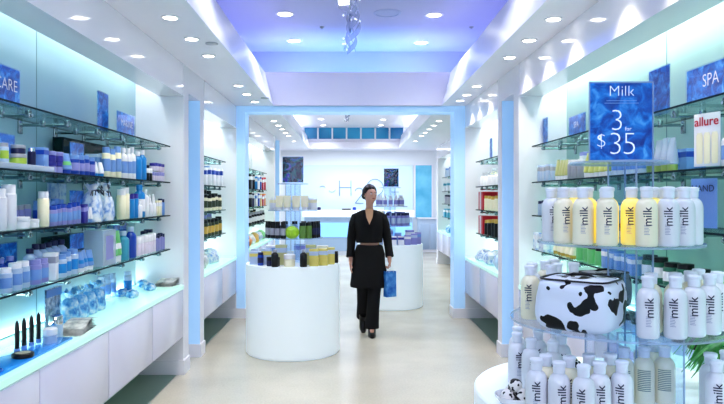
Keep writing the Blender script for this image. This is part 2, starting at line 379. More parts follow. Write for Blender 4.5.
# ------------------------------------------------------------------ products
_mc = {}
def cached(key, fn):
    if key not in _mc: _mc[key] = fn()
    return _mc[key]
def q(v): return round(v*200)/200
def prod(kind, x, y, z, h, r, c1, c2=None, c3=None, label='', cat='bottle', group=None, rz=0, small=False, facex=0):
    """origin at base; body is the thing, cap / label band are its parts"""
    h = max(q(h), .02); r = max(round(r*500)/500, .006); c2 = c2 or M_white
    def mk(fn, nm): 
        bm = bmesh.new(); fn(bm); return to_mesh(bm, nm)
    key = (kind, h, r); nseg = 14 if small else 18
    kids = []
    if kind == 'bottle':
        nm = 'cosmetic_bottle'
        body = cached(key+('b',c1.name), lambda: mk(lambda b: lathe(b, [(r*.9,0),(r,.006),(r,h*.68),(r*.92,h*.74),(r*.5,h*.81),(r*.42,h*.84)], nseg), 'bottle'))
        kids.append(('cap', cached(key+('c',c2.name), lambda: mk(lambda b: lathe(b, [(r*.55,h*.84),(r*.55,h*.985),(r*.48,h)], nseg), 'cap')), c2))
        if c3: kids.append(('paper_label', cached(key+('l',c3.name), lambda: mk(lambda b: lathe(b, [(r*1.01,h*.18),(r*1.015,h*.19),(r*1.015,h*.55),(r*1.01,h*.56)], nseg, cap=False), 'band')), c3))
    elif kind == 'tall':
        nm = 'cosmetic_bottle'
        body = cached(key+('b',c1.name), lambda: mk(lambda b: lathe(b, [(r*.9,0),(r,.005),(r,h*.78),(r*.9,h*.8)], nseg), 'bottle'))
        kids.append(('cap', cached(key+('c',c2.name), lambda: mk(lambda b: lathe(b, [(r*.88,h*.8),(r*.88,h*.99),(r*.8,h)], nseg), 'cap')), c2))
        if c3: kids.append(('paper_label', cached(key+('l',c3.name), lambda: mk(lambda b: lathe(b, [(r*1.01,h*.2),(r*1.015,h*.21),(r*1.015,h*.6),(r*1.01,h*.61)], nseg, cap=False), 'band')), c3))
    elif kind == 'tube':
        nm = 'cosmetic_tube'
        body = cached(key+('b',c1.name), lambda: mk(lambda b: loft(b, [(0,0,h*.2,r*.8,r*.8),(0,0,h*.24,r,r),(0,0,h*.6,r*1.05,r*.7),(0,0,h*.93,r*1.12,r*.16),(0,0,h,r*1.12,r*.1)], nseg), 'tube'))
        kids.append(('cap', cached(key+('c',c2.name), lambda: mk(lambda b: lathe(b, [(r*.8,0),(r*.86,h*.19),(r*.8,h*.2)], nseg), 'cap')), c2))
        if c3: kids.append(('paper_label', cached(key+('l',c3.name), lambda: mk(lambda b: loft(b, [(0,0,h*.42,r*1.06,r*.9),(0,0,h*.6,r*1.07,r*.72)], nseg, cap=False), 'band')), c3))
    elif kind == 'jar':
        nm = 'cosmetic_jar'
        body = cached(key+('b',c1.name), lambda: mk(lambda b: lathe(b, [(r*.9,0),(r,.004),(r,h*.58),(r*.9,h*.62)], nseg), 'jar'))
        kids.append(('lid', cached(key+('c',c2.name), lambda: mk(lambda b: lathe(b, [(r*1.0,h*.62),(r*1.02,h*.64),(r*1.02,h*.97),(r*.95,h)], nseg), 'lid')), c2))
    elif kind == 'cone':
        nm = 'cosmetic_bottle'
        body = cached(key+('b',c1.name), lambda: mk(lambda b: lathe(b, [(r*.9,0),(r,.005),(r*.85,h*.55),(r*.6,h*.6)], nseg), 'bottle'))
        kids.append(('cap', cached(key+('c',c2.name), lambda: mk(lambda b: lathe(b, [(r*.62,h*.6),(r*.35,h*.95),(r*.2,h)], nseg), 'cap')), c2))
    elif kind == 'pump':
        nm = 'pump_bottle'
        body = cached(key+('b',c1.name), lambda: mk(lambda b: lathe(b, [(r*.9,0),(r,.005),(r,h*.62),(r*.9,h*.68),(r*.4,h*.74)], nseg), 'bottle'))
        def pm(b):
            lathe(b, [(r*.45,h*.74),(r*.45,h*.82),(r*.15,h*.83),(r*.15,h*.93),(r*.4,h*.94),(r*.4,h*.99)], 10)
            box(b, -r*.18, r*.18, -r*1.1, 0, h*.94, h*.985)
        kids.append(('pump', cached(key+('c',c2.name), lambda: mk(pm, 'pump')), c2))
        if c3: kids.append(('paper_label', cached(key+('l',c3.name), lambda: mk(lambda b: lathe(b, [(r*1.01,h*.15),(r*1.015,h*.16),(r*1.015,h*.5),(r*1.01,h*.51)], nseg, cap=False), 'band')), c3))
    elif kind == 'box':
        nm = 'product_box'
        body = cached(key+('b',c1.name), lambda: mk(lambda b: box(b, -r,r,-r*.8,r*.8,0,h,0,.0015), 'box'))
        c = c3 or c2
        def bd(b):
            d = .0006
            box(b, -r-d, r+d, -r*.8-d, r*.8+d, h*.62, h*.86)
        kids.append(('printed_band', cached(key+('c',c.name), lambda: mk(bd, 'band')), c))
    o = link(nm, body, c1, None, (x,y,z+.0006), rz)
    for (pn, me, m) in kids: link(pn, me, m, o)
    tag(o, label, cat, group)
    return o
CATS = {'bottle':'bottle','tall':'bottle','cone':'bottle','pump':'bottle','tube':'tube','jar':'jar','box':'box'}
SHZ = {'top':2.054,'second':1.734,'third':1.44,'lowest':1.14,'counter':.81}
def run(s, lev, pa, pb, n, kind, hpx, desc, c1, c2=None, c3=None, xo=0.0, bayn='near', small=False, rr=None, h=None, z0=0, rzj=.15):
    """a row of n things along a wall shelf between two distances (pa..pb in metres)"""
    xf = {('near',-1):-1.66, ('near',1):1.68, ('mid',-1):-1.66, ('mid',1):1.68, ('far',-1):-1.66, ('far',1):2.23}[(bayn,s)]
    x = xf + s*xo
    side = 'left' if s < 0 else 'right'
    bn = {'near':f'near {side}','mid':f'middle {side}','far':f'far {side}'}[bayn]
    where = f'{bn} bay {lev} shelf' if lev != 'counter' else f'{bn} bay counter'
    step = (pb-pa)/n; z = SHZ[lev]+z0
    for k in range(n):
        y = pa+step*(k+.5)
        hh = (h if h else hpx*y/F)*random.choice((1,1,.95,1.04)) if kind != 'jar' else (h if h else hpx*y/F)
        r = rr if rr else min(step*.47, .04)
        if n == 1: lab = f'{desc} on {where}'
        else: lab = f'{desc}, {ORD[k] if k < n-1 or n == 1 else "farthest"} of its row, {where}'
        rz = random.uniform(-rzj, rzj) + (PI/2 if kind in ('tube',) else 0)
        prod(kind, x+random.uniform(-.006,.006), y, z, hh, r, c1, c2, c3, lab, CATS[kind], f'{desc} row, {where}' if n > 1 else None, rz, small)
def yl(px, x=1.66): return x*F/abs(VX-px)
LB, BL, LV, TE, PU = col((120,160,222)), col((26,72,180)), col((150,150,214)), col((30,140,215)), col((60,55,160))
LIME, GRN, GOLD, RED, ORG = col((178,205,80)), col((120,200,130)), col((214,176,84)), col((200,34,52)), col((232,140,50))
DGR = col((60,72,50)); GREY = col((170,172,186)); PALE = col((190,208,236)); PINKW = col((222,212,232)); TEALL = col((70,165,195))
def cardstand(x, y, z, w, h, m, label, rz, text=None, ts=.05, tm=None, tz=.5, cat='sign', name='sign_card', second=None, extra=None):
    """acrylic holder with a printed card; faces -Y before rotation"""
    o = empty(name, (x,y,z+.0005), label, cat, None, rz)
    part('card', B(-w/2,w/2,-.001,.001,.012,.012+h-.004), m, o, smooth=False)
    bm = bmesh.new(); box(bm, -w/2-.004,w/2+.004,-.006,-.003,.006,.006+h+.008); box(bm, -w/2-.004,w/2+.004,.003,.006,.006,.006+h+.008)
    box(bm, -w/2-.004,w/2+.004,-.03,.03,0,.006); part('acrylic_holder', bm, M_acryl, o, smooth=False)
    if text: text_part('lettering', text, ts, tm or M_white, o, (0,-.0075,.012+h*tz), offset=-ts*.006)
    return o
# --- near left bay, second shelf
L = -1
def xy(px, lev, s=-1, x=1.66): return (s*x, yl(px, x))
run(L,'second',2.62,3.0,4,'jar',12,'lime jar with silver lid',LIME,GREY,small=False,rr=.04,z0=.03)
run(L,'second',3.02,3.12,1,'tall',20,'tall frosted tube with lime foot',PALE,GREY,LIME,rr=.022,z0=.03)
run(L,'second',3.14,3.26,1,'jar',9.5,'lime face-cream jar with silver lid',LIME,GREY,rr=.04,z0=.03)
run(L,'second',3.14,3.26,1,'jar',9,'dark jar stacked on the lime jar',M_navy,GREY,rr=.034,z0=.03+.05)
run(L,'second',3.3,3.37,1,'tall',17,'slim navy bottle with silver cap',M_navy,M_chrome,rr=.02,z0=.03)
run(L,'second',3.38,3.47,1,'box',19,'tall periwinkle carton',LB,BL,rr=.035,z0=.03)
o = link('display_riser', to_mesh(B(-1.78,-1.61,2.6,3.49,1.7342,1.7636,.003), 'riser'), M_frost); tag(o, 'low frosted acrylic riser under jars, near left bay second shelf', 'riser')
run(L,'second',3.52,3.66,2,'jar',11,'violet jar',LV,PU,rr=.033)
run(L,'second',3.52,3.66,2,'jar',11,'violet jar stacked on another',PU,LV,rr=.03,z0=.06)
run(L,'second',3.68,3.78,1,'tube',21,'blue tube with green stripe',LB,BL,GRN,rr=.035)
run(L,'second',3.8,4.1,4,'tall',19,'slim cornflower bottle',BL,LB,LV)
run(L,'second',3.8,4.1,4,'box',13,'little blue carton at the back',LB,BL,xo=.12)
run(L,'second',4.12,4.28,2,'tube',14,'short white tube with teal cap',M_white,TE,rr=.026)
run(L,'second',4.3,4.62,3,'tall',30,'tall cream bottle',M_cream,LB,LB,rr=.028)
run(L,'second',4.64,4.92,3,'bottle',31,'tall white lotion bottle',M_white,M_white,LB,rr=.03)
run(L,'second',4.94,5.16,2,'bottle',30,'bright blue bottle with white cap',TE,M_white,rr=.036)
run(L,'second',4.4,5.1,6,'box',24,'pale carton in the back row',PALE,LB,xo=.13)
run(L,'second',5.2,5.32,2,'jar',12,'black jar with pale label',M_black,M_white,rr=.026)
run(L,'second',5.34,5.68,6,'jar',9,'small lilac jar',PINKW,LV,rr=.026)
run(L,'second',5.34,5.68,6,'jar',8,'small lilac jar in the upper tier',PINKW,PU,rr=.024,z0=.085)
run(L,'second',5.34,5.66,4,'tall',16,'navy capped vial at the back',LB,M_navy,xo=.12,rr=.025)
# --- third shelf
run(L,'third',2.6,2.95,4,'tall',36,'tall white bottle',M_white,M_white,LB,rr=.035)
run(L,'third',2.98,3.14,2,'tall',45,'tallest white bottle',M_white,M_white,rr=.036)
run(L,'third',3.17,3.27,1,'jar',12,'white jar with wide lid',M_white,M_white,rr=.045)
run(L,'third',3.3,3.37,1,'jar',9,'smaller white jar with wide lid',M_white,M_white,rr=.034)
run(L,'third',3.08,3.2,1,'tall',26,'white bottle with teal band',M_white,M_white,TEALL,xo=.1,rr=.03)
run(L,'third',3.15,3.5,3,'cone',34,'white tube with tapered cap',LV,M_white,xo=.17,rr=.035)
run(L,'third',3.3,3.5,3,'tall',22,'lavender translucent bottle',LV,GREY,xo=.1,rr=.028)
run(L,'third',3.42,3.5,1,'tall',34,'tall cream-white bottle',M_cream,M_white,rr=.03)
run(L,'third',3.52,3.92,6,'tall',21,'lavender blue bottle',LV,BL,LB,rr=.028)
run(L,'third',3.55,3.9,5,'tall',24,'cornflower bottle in the back row',LB,LB,BL,xo=.09,rr=.028)
run(L,'third',3.94,4.03,2,'box',18,'dark violet carton',PU,LV,rr=.021)
run(L,'third',4.035,4.10,2,'tube',15,'short white tube under blue card',M_white,LB,rr=.014)
run(L,'third',4.58,4.78,2,'tall',30,'tall ivory bottle',M_cream,M_white,rr=.034)
run(L,'third',4.8,4.98,2,'tall',24,'blue bottle with violet cap',TE,PU,rr=.032)
run(L,'third',5.0,5.12,1,'bottle',31,'large bright blue bottle',TE,TE,M_white,rr=.045)
run(L,'third',4.9,5.0,1,'bottle',17,'little white bottle in front of blue one',M_white,M_white,rr=.022,xo=-.03)
run(L,'third',5.13,5.22,1,'bottle',26,'slim white bottle',M_white,M_white,rr=.028)
run(L,'third',5.24,5.42,2,'cone',22,'white bottle with long pointed cap',M_white,M_white,rr=.032)
run(L,'third',5.44,5.58,3,'box',15,'cream carton',M_cream,M_white,rr=.022)
run(L,'third',5.59,5.69,2,'tall',16,'small blue bottle with navy cap',LB,M_navy,rr=.022)
run(L,'third',5.25,5.67,5,'tall',20,'violet capped back-row bottle',LB,M_navy,xo=.12,rr=.03)
# --- lowest shelf
run(L,'lowest',2.6,3.0,5,'bottle',28,'clear blue bottle with white cap',LB,M_white,BL,rr=.034)
run(L,'lowest',3.02,3.3,3,'tall',26,'white frosted bottle',PALE,M_white,LB,rr=.034)
run(L,'lowest',3.02,3.4,4,'bottle',30,'lavender-capped blue back-row bottle',BL,LV,xo=.12,rr=.034)
run(L,'lowest',3.32,3.5,2,'tall',25,'lavender bottle',LV,LV,LB,rr=.036)
run(L,'lowest',3.52,3.6,1,'box',27,'white carton with small print',M_white,GREY,rr=.034)
run(L,'lowest',3.62,3.86,3,'tall',24,'pale blue bottle',PALE,LB,TE,rr=.034)
run(L,'lowest',3.5,3.95,6,'bottle',33,'pale bottle with round navy cap',PALE,M_navy,xo=.11,rr=.036)
run(L,'lowest',3.88,4.1,3,'tube',20,'blue and white tube',LB,M_white,TE,rr=.03)
run(L,'lowest',4.46,4.6,2,'tube',31,'green and white tube',GRN,M_white,M_white,rr=.034)
run(L,'lowest',4.63,4.76,1,'bottle',30,'teal bottle with white cap',TEALL,PALE,rr=.042)
run(L,'lowest',4.78,4.93,1,'bottle',30,'royal blue bottle with pale cap',BL,PALE,rr=.042)
run(L,'lowest',4.95,5.4,6,'jar',19,'white jar with pale lid',PINKW,M_white,rr=.034)
run(L,'lowest',4.98,5.4,6,'box',17,'pink-white carton in the back row',PINKW,LV,xo=.1,rr=.03)
run(L,'lowest',5.42,5.68,5,'tall',16,'small lavender bottle with plum cap',LV,M_navy,rr=.024)
run(L,'lowest',5.4,5.68,5,'tall',20,'plum capped bottle at the back',PALE,M_navy,xo=.1,rr=.025)
# dark green cases at back of shelves
def case(x0,x1,y0,y1,z,h,label):
    o = link('display_case', to_mesh(B(x0,x1,y0,y1,z+.0005,z+h,.002),'case',False), M_case); tag(o, label, 'case')
    bm = bmesh.new()
    for xx in (x0,x1):
        for yy in (y0,y1): box(bm, xx-.004,xx+.004,yy-.004,yy+.004,z+.0006,z+h+.001)
    for yy in (y0,y1): box(bm, x0,x1,yy-.004,yy+.004,z+h-.006,z+h+.001)
    for xx in (x0,x1): box(bm, xx-.004,xx+.004,y0,y1,z+h-.006,z+h+.001)
    part('edge_frame', bm, M_edge, o, smooth=False)
case(-1.9,-1.84,4.1,4.9,1.734,.25,'dark green glass case at back of near left bay second shelf')
case(-1.9,-1.84,3.95,4.55,1.14,.21,'dark green glass case at back of near left bay lowest shelf')
o = link('acrylic_case', to_mesh(B(-1.75,-1.62,4.2,4.43,1.1405,1.38,.003),'case',False), M_frost); tag(o, 'large frosted acrylic case on the near left bay lowest shelf', 'case')
part('printed_label', B(-1.6195,-1.6185,4.25,4.38,1.18,1.34), LV, o, smooth=False)
# signs on left top shelf & others
RZL, RZR = PI/2, -PI/2      # facing +X / facing -X
def sign_l(x, px, z, w, h, m, label, text=None, ts=.05, rz=RZL, **k):
    return cardstand(x, yl(px, -x), z, w, h, m, label, rz, text, ts, **k)
sign_l(-1.72, -5, 2.054, .46, .19, M_water, 'blue CARE shelf sign nearest the camera on the top left shelf', 'SKINCARE', .085)
sign_l(-1.74, 103, 2.054, .19, .27, M_water, 'tall narrow blue water-print sign on the top left shelf', None)
sign_l(-1.68, 126, 2.054, .36, .16, M_water, 'wide low blue sign farthest along the top left shelf', 'MARINE', .07)
sign_l(-1.74, 4, 1.78, .2, .13, M_water2, 'small pale blue card above jars on second left shelf', None)
sign_l(-1.70, 3, 1.48, .18, .16, M_water, 'blue card above white bottles on third left shelf', None)
sign_l(-1.72, 77, 1.83, .2, .1, M_water, 'blue card standing above short tubes, second left shelf')
sign_l(-1.72, 77, 1.53, .2, .1, M_water, 'blue card standing above short tubes, third left shelf')
sign_l(-1.72, 77, 1.26, .2, .1, M_water, 'blue card standing above tubes, lowest left shelf')
for z_, lev in ((1.734,'second'),(1.44,'third'),(1.14,'lowest')):
    y_ = yl(77, 1.72); hh = {'second':.0955,'third':.0895,'lowest':.1195}[lev]
    o = link('acrylic_plinth', to_mesh(B(-1.8,-1.69,y_-.09,y_+.09,z_+.0005,z_+hh,.002),'plinth',False), M_frost)
    tag(o, f'frosted plinth under a blue card on the {lev} left shelf', 'plinth', 'frosted plinths under blue cards')
for z_, px_, x_, lab in ((1.734,4,-1.74,'frosted plinth under a pale blue card, second left shelf'),(1.44,3,-1.70,'frosted plinth under blue card, third left shelf near camera')):
    y_ = yl(px_, -x_); hh = .0455 if z_ > 1.5 else .0395
    o = link('acrylic_plinth', to_mesh(B(x_-.05,x_+.045,y_-.09,y_+.09,z_+.031 if z_ > 1.5 else z_+.0005,z_+hh,.002),'plinth',False), M_frost); tag(o, lab, 'plinth')
sign_l(-1.86, 2, 1.14, .3, .2, M_water, 'blue SPA card standing at near end of lowest left shelf', 'SPA', .07)
sign_l(-1.88, 120, 1.14, .28, .26, M_water, 'blue card behind teal bottles, lowest left shelf')
sign_l(-1.88, 148, 1.44, .14, .17, M_water, 'narrow blue card at back of third left shelf far end')
sign_l(-1.88, 57, 1.44, .26, .24, M_gift, 'patterned white and blue boxed set card at back of third left shelf')
# gift bags with twig ribbon
def giftbag(x, y, z, w, d, h, m, label, ribbon=True, group=None, seed=0, name='gift_bag'):
    rnd = random.Random(seed); bm = bmesh.new(); n = 20; secs = [(0,1,1),(.15,1.08,1.08),(.5,1.02,.95),(.72,.72,.6),(.8,.34,.34),(.9,.6,.45),(1,.85,.5)]
    rings = []
    for (t, a, b) in secs:
        rg = []
        for k in range(n):
            an = 2*PI*k/n; j = 1 + rnd.uniform(-.08,.08)*(1 if t > 0 else 0)
            cx = abs(math.cos(an))**.6*math.copysign(1, math.cos(an)); sy = abs(math.sin(an))**.6*math.copysign(1, math.sin(an))
            rg.append(bm.verts.new((d/2*a*cx*j, w/2*b*sy*j, h*t + (rnd.uniform(-.02,.02) if t > .95 else 0))))
        rings.append(rg)
    for a, b in zip(rings, rings[1:]):
        for k in range(n): bm.faces.new((a[k], a[(k+1)%n], b[(k+1)%n], b[k]))
    bm.faces.new(rings[0][::-1])
    o = link(name, to_mesh(bm, 'bag'), m, None, (x,y,z+.0006)); tag(o, label, 'gift bag', group)
    if ribbon:
        bm = bmesh.new()
        for k in range(7):
            a = rnd.uniform(0, 2*PI); l = rnd.uniform(.04,.09)
            p0 = Vector((0,0,h*.8)); p1 = p0+Vector((math.cos(a)*l*.4+.02, math.sin(a)*l, rnd.uniform(-.01,.05))); p2 = p1+Vector((.01, math.sin(a)*l*.6, -.03))
            tube(bm, [p0,p1,p2], .0035, 5)
        part('ribbon', bm, M_ink, o)
    return o
for i, px in enumerate((92, 104)):
    giftbag(-1.68, yl(px,1.68), 1.44, .135, .11, .25, M_gift, f'white tissue gift bag with dark twig ribbon, {["nearer","farther"][i]} one, third left shelf', True, 'tissue gift bags', 3+i)

# --- left counter things
Zc = .81
tray = bmesh.new(); box(tray, -1.78,-1.535,2.55,3.55,Zc+.0006,Zc+.014,0,.006)
tr = link('display_tray', to_mesh(tray,'tray'), mat('bright_blue_tray', (40,140,225), .15, emis=(40,140,225), es=.15, coat=.5)); tag(tr, 'glossy bright blue tray holding make-up pencils on left counter', 'tray')
zt = Zc+.015
for i, px in enumerate((17, 24, 31.5, 38.5)):
    x = -1.66+.0*i; y = yl(px, 1.66)
    bm = bmesh.new(); lathe(bm, [(.010,0),(.0115,.01),(.0115,.12),(.008,.145),(.002,.16)], 12)
    o = link('makeup_pencil', to_mesh(bm,'pencil'), M_black, None, (x,y,zt)); tag(o, f'upright black make-up pencil, {ORD[i]} along the blue tray', 'pencil', 'black pencils on blue tray')
    bm = bmesh.new(); lathe(bm, [(.014,0.0),(.014,.018),(.0118,.02)], 12); part('holder_ring', bm, LB, o)
bm = bmesh.new(); lathe(bm, [(.046,0),(.05,.004),(.05,.018),(.046,.021)], 28)
o = link('powder_compact', to_mesh(bm,'compact'), M_black, None, (-1.585,3.1,zt)); tag(o, 'round black powder compact with clear window on blue tray', 'compact')
bm = bmesh.new(); lathe(bm, [(.034,.0211),(.034,.0222)], 24); part('powder_window', bm, col((190,190,170)), o)
for i, (x,y) in enumerate([(-1.6,2.88),(-1.64,2.93),(-1.68,2.98),(-1.72,3.03),(-1.62,2.78),(-1.66,2.83),(-1.7,2.88)]):
    prod('jar', x,y,zt,.06,.022,M_navy,M_navy if i%2 else col((90,130,190)),None,f'small navy nail-lacquer pot, {ORD[i]} of cluster on blue tray','pot','navy pots on blue tray')
bm = bmesh.new(); 
for k in range(25): pass
tube(bm, [(.03*math.cos(2*PI*k/24),.045*math.sin(2*PI*k/24),0) for k in range(25)], .003, 6)
o = link('display_ring', to_mesh(bm,'ring'), mat('blue_ring',(20,90,190),.3), None, (-1.575,2.83,zt+.004)); tag(o, 'thin blue oval ring lying on the blue tray', 'ring')
cardstand(-1.8, yl(53,1.8), Zc, .2, .23, M_photo2, 'photo card with blue header standing on left counter', RZL, name='photo_card')
o = bpy.data.objects.get('photo_card'); part('blue_header', B(-.098,.098,-.0085,-.0075,.19,.235), col((60,130,215)), o, smooth=False)
cardstand(-1.86, yl(148,1.86), Zc, .11, .24, M_photo2, 'narrow photo card at far end of left counter', RZL, name='photo_leaflet')
o = bpy.data.objects.get('photo_leaflet'); part('blue_header', B(-.053,.053,-.0085,-.0075,.195,.24), col((70,150,215)), o, smooth=False)
prod('jar', -1.64, yl(56,1.64), Zc, .13, .035, M_frost, M_chrome, None, 'frosted canister with silver lid on left counter', 'canister')
prod('jar', -1.6, yl(50,1.6), Zc, .09, .035, M_frost, M_white, None, 'low frosted canister with white lid on left counter', 'canister')
def booklet(x, y, z, w, l, rz, label, m=M_foil, name='fanned_booklet'):
    bm = bmesh.new()
    for k in range(6):
        t0 = -.5+k*.06; n = 8
        prev = None
        for i in range(n+1):
            t = i/n; zz = .004+k*.006+.03*math.sin(t*PI*.9)*(.5+k*.1)
            cur = (bm.verts.new((-w/2, -l/2+l*t+k*.008, zz)), bm.verts.new((w/2, -l/2+l*t+k*.008, zz)))
            if prev: bm.faces.new((prev[0], prev[1], cur[1], cur[0]))
            prev = cur
    box(bm, -w/2,w/2,-l/2,l/2,0,.004)
    o = link(name, to_mesh(bm,'booklet'), m, None, (x,y,z+.0006), rz); return tag(o, label, 'booklet')
booklet(-1.6, yl(78,1.6), Zc, .13, .3, .1, 'silver fanned booklet open on left counter beside blue bags')
booklet(-1.62, yl(167,1.64), Zc, .16, .26, -.2, 'silver fanned booklet at far end of left counter')
for i, px in enumerate((70, 79.5, 88, 96.5)):
    giftbag(-1.78, yl(px,1.78), Zc, .13, .1, .19, M_bagblue, f'blue and white wrapped bundle, {ORD[i]} on left counter', False, 'blue bundles on left counter', 20+i, 'wrapped_bundle')
for i, px in enumerate((101, 106.5, 112, 118)):
    prod('tall', -1.88+.08*(i==3), yl(px, 1.88), Zc, .19, .032, M_frost if i < 3 else PALE, M_frost, TE if i == 3 else LB, f'frosted bottle with blue label, {ORD[i]} in row on left counter', 'bottle', 'frosted bottles on left counter')
def pouch(x, y, z, w, l, h, m, label, seed, rz=0, cat='pouch', group=None, name='soft_pouch'):
    bm = bmesh.new(); bmesh.ops.create_icosphere(bm, subdivisions=3, radius=1)
    for v in bm.verts:
        n_ = noise.noise(v.co*2.2+Vector((seed,0,0)))
        v.co *= 1+.22*n_
        v.co.z = max(v.co.z, -.55)
    zm = min(v.co.z for v in bm.verts)
    for v in bm.verts: v.co = Vector((v.co.x*w/2, v.co.y*l/2, (v.co.z-zm)*h/1.55))
    o = link(name, to_mesh(bm,'pouch'), m, None, (x,y,z+.0006), rz); tag(o, label, cat, group)
    bm = bmesh.new(); tube(bm, [(-w*.3,-l*.2,h*.86),(0,0,h*.98),(w*.3,l*.2,h*.86)], .004, 5); part('seam', bm, M_white, o)
    return o
for i, (px, xx) in enumerate(((122,1.82),(132,1.72),(142.5,1.83),(150,1.7))):
    pouch(-xx, yl(px,xx), Zc, .1, .16, .06, M_bagblue, f'crumpled blue and white soft pack, {ORD[i]} on left counter', i*3, .3, 'pack', 'blue soft packs on left counter', 'soft_pack')
link_ = None

# --- middle left bay
run(L,'second',6.62,8.15,7,'box',17,'white and blue carton',M_white,TE,BL,bayn='mid',rr=.055,small=True)
run(L,'second',6.7,8.0,5,'tall',19,'pale bottle in the back row',PALE,LB,xo=.1,bayn='mid',rr=.04,small=True)
run(L,'third',6.62,8.15,8,'tall',16,'cream bottle with black cap',M_cream,M_black,DGR,bayn='mid',rr=.045,small=True)
run(L,'third',6.75,8.15,6,'tall',20,'tall grey bottle in the back row',GREY,M_black,xo=.12,bayn='mid',rr=.045,small=True)
run(L,'lowest',6.62,8.15,8,'tall',17,'dark green bottle with black cap',DGR,M_black,GOLD,bayn='mid',rr=.045,small=True)
run(L,'lowest',6.75,8.15,6,'tall',21,'grey lilac bottle in the back row',GREY,LV,xo=.12,bayn='mid',rr=.045,small=True)
cardstand(-1.72, 6.75, 2.054, .12, .22, M_water, 'blue card on top shelf of middle left bay', RZL)
pouch(-1.7, 7.1, Zc, .24, .5, .2, M_foil, 'silver wrapped bundle on middle left bay counter, nearer', 1, 0, 'bundle', name='wrapped_bundle')
pouch(-1.7, 7.7, Zc, .22, .45, .17, M_gift, 'silver white wrapped bundle on middle left bay counter, farther', 5, 0, 'bundle', name='wrapped_bundle')
# --- far left bay
seq = [(M_black,'black'),(M_black,'glossy black'),(TE,'light blue'),(M_white,'white'),(BL,'royal blue'),(RED,'red'),(RED,'second red'),(ORG,'orange')]
for i, (m, nm) in enumerate(seq[:7]):
    run(L,'second',10.2+.28*i,10.46+.28*i,1,'box',0,f'{nm} gift carton',m,M_white if m != M_white else LB,bayn='far',rr=.08,h=.24-.01*(i%3),small=True)
seq2 = [(M_black,'black'),(M_navy,'navy'),(M_white,'white'),(BL,'blue'),(GOLD,'golden'),(RED,'red'),(ORG,'orange')]
for i, (m, nm) in enumerate(seq2):
    run(L,'third',10.2+.28*i,10.46+.28*i,1,'box',0,f'{nm} upright carton',m,M_white if m != M_white else LB,bayn='far',rr=.075,h=.23-.012*(i%3),small=True)
run(L,'lowest',9.4,12.2,9,'tall',0,'black bottle with silver cap',M_black,GREY,M_white,bayn='far',rr=.05,h=.2,small=True)
run(L,'lowest',9.5,12.1,7,'bottle',0,'amber bottle in the back row',GOLD,M_black,xo=.12,bayn='far',rr=.05,h=.23,small=True)
run(L,'counter',9.6,10.2,1,'box',0,'bright blue carton',TE,M_white,bayn='far',rr=.1,h=.16,small=True)
for i in range(5): pouch(-1.68, 10.3+.42*i, Zc, .2, .3, .17, (ORG, M_white, GOLD, M_gift, GRN)[i], f'{["orange","plain white","golden","tissue white","green"][i]} wrapped bundle on far left bay counter', i, 0, 'bundle', name='wrapped_bundle')
cardstand(-1.78, 10.6, 2.054, .2, .18, M_water2, 'pale card on top shelf of far left bay', RZL)

# --- near right bay
R = 1
sg = cardstand(1.74, yl(544.5,1.74)+0, 2.054, .17, .24, M_water, 'narrow blue sign at far end of the top right shelf', RZR)
cardstand(1.7, 1.7*F/(577-VX), 2.054, .34, .15, M_water, 'low SPA sign left of the Milk sign on top right shelf', RZR, 'SPA', .065)
cardstand(1.76, 1.76*F/(659-VX), 2.054, .24, .27, M_water, 'tall blue sign behind the Milk sign on top right shelf', RZR)
cardstand(1.68, 1.68*F/(712-VX), 2.054, .44, .16, M_water, 'wide SPA sign nearest the camera on top right shelf', RZR, 'SPA', .085)
def yr(px, x=1.68): return x*F/(px-VX)
run(R,'second',5.2,5.66,5,'box',16,'clear white carton',PALE,M_white,GREY,rr=.035)
run(R,'second',4.9,5.18,4,'tube',20,'olive and white tube',col((186,190,130)),M_white,rr=.028)
run(R,'second',4.6,4.88,3,'tall',19,'pale grey bottle',GREY,M_white,rr=.034)
run(R,'second',4.1,4.55,5,'tube',24,'yellow-green tube',col((200,205,120)),M_white,rr=.032)
run(R,'second',4.2,4.9,5,'box',27,'lavender back-row carton',LV,M_white,xo=.12,rr=.05)
run(R,'second',3.64,4.05,5,'tall',24,'white bottle with silver cap',M_white,GREY,LB,rr=.034)
run(R,'second',3.3,3.6,4,'tube',34,'slim clear and green tube',M_frost,col((140,165,90)),rr=.03)
run(R,'second',2.45,2.86,5,'bottle',38,'tall white bottle',M_white,M_white,LB,rr=.042)
run(R,'second',3.3,4.0,5,'box',22,'blue back-row carton',LB,BL,xo=.12,rr=.05)
run(R,'third',5.35,5.66,4,'tall',15,'white vial with dark cap',PALE,M_navy,rr=.028)
run(R,'third',4.85,5.3,4,'tall',18,'milky white bottle',M_white,M_white,LB,rr=.038)
run(R,'third',4.1,4.8,6,'tall',20,'blue bottle',LB,BL,rr=.04)
run(R,'third',3.2,3.42,3,'tall',38,'white hand-cream bottle',M_white,M_white,rr=.035)
run(R,'third',3.45,4.0,5,'box',20,'aqua carton',TEALL,M_white,rr=.04)
run(R,'lowest',5.3,5.66,2,'box',18,'white wrapped box',M_gift,M_white,rr=.07)
run(R,'lowest',4.75,5.25,5,'tube',15,'cream and yellow tube',M_cream,GOLD,rr=.035)
run(R,'lowest',4.25,4.7,4,'tall',18,'green bottle with black cap',GRN,M_black,rr=.036)
run(R,'lowest',3.7,4.2,5,'box',19,'blue and white carton',LB,M_white,rr=.04)
run(R,'lowest',3.0,3.65,5,'tall',24,'dark green bottle',col((46,110,90)),M_black,M_white,rr=.045)
run(R,'lowest',3.0,4.2,6,'jar',14,'green-lidded back-row jar',PALE,GRN,xo=.13,rr=.05)
run(R,'counter',3.0,3.9,6,'jar',0,'black lidded jar',PALE,M_black,rr=.055,h=.1)
case(1.8,1.88,3.2,4.0,.81,.14,'dark green glass case on the near right bay counter')
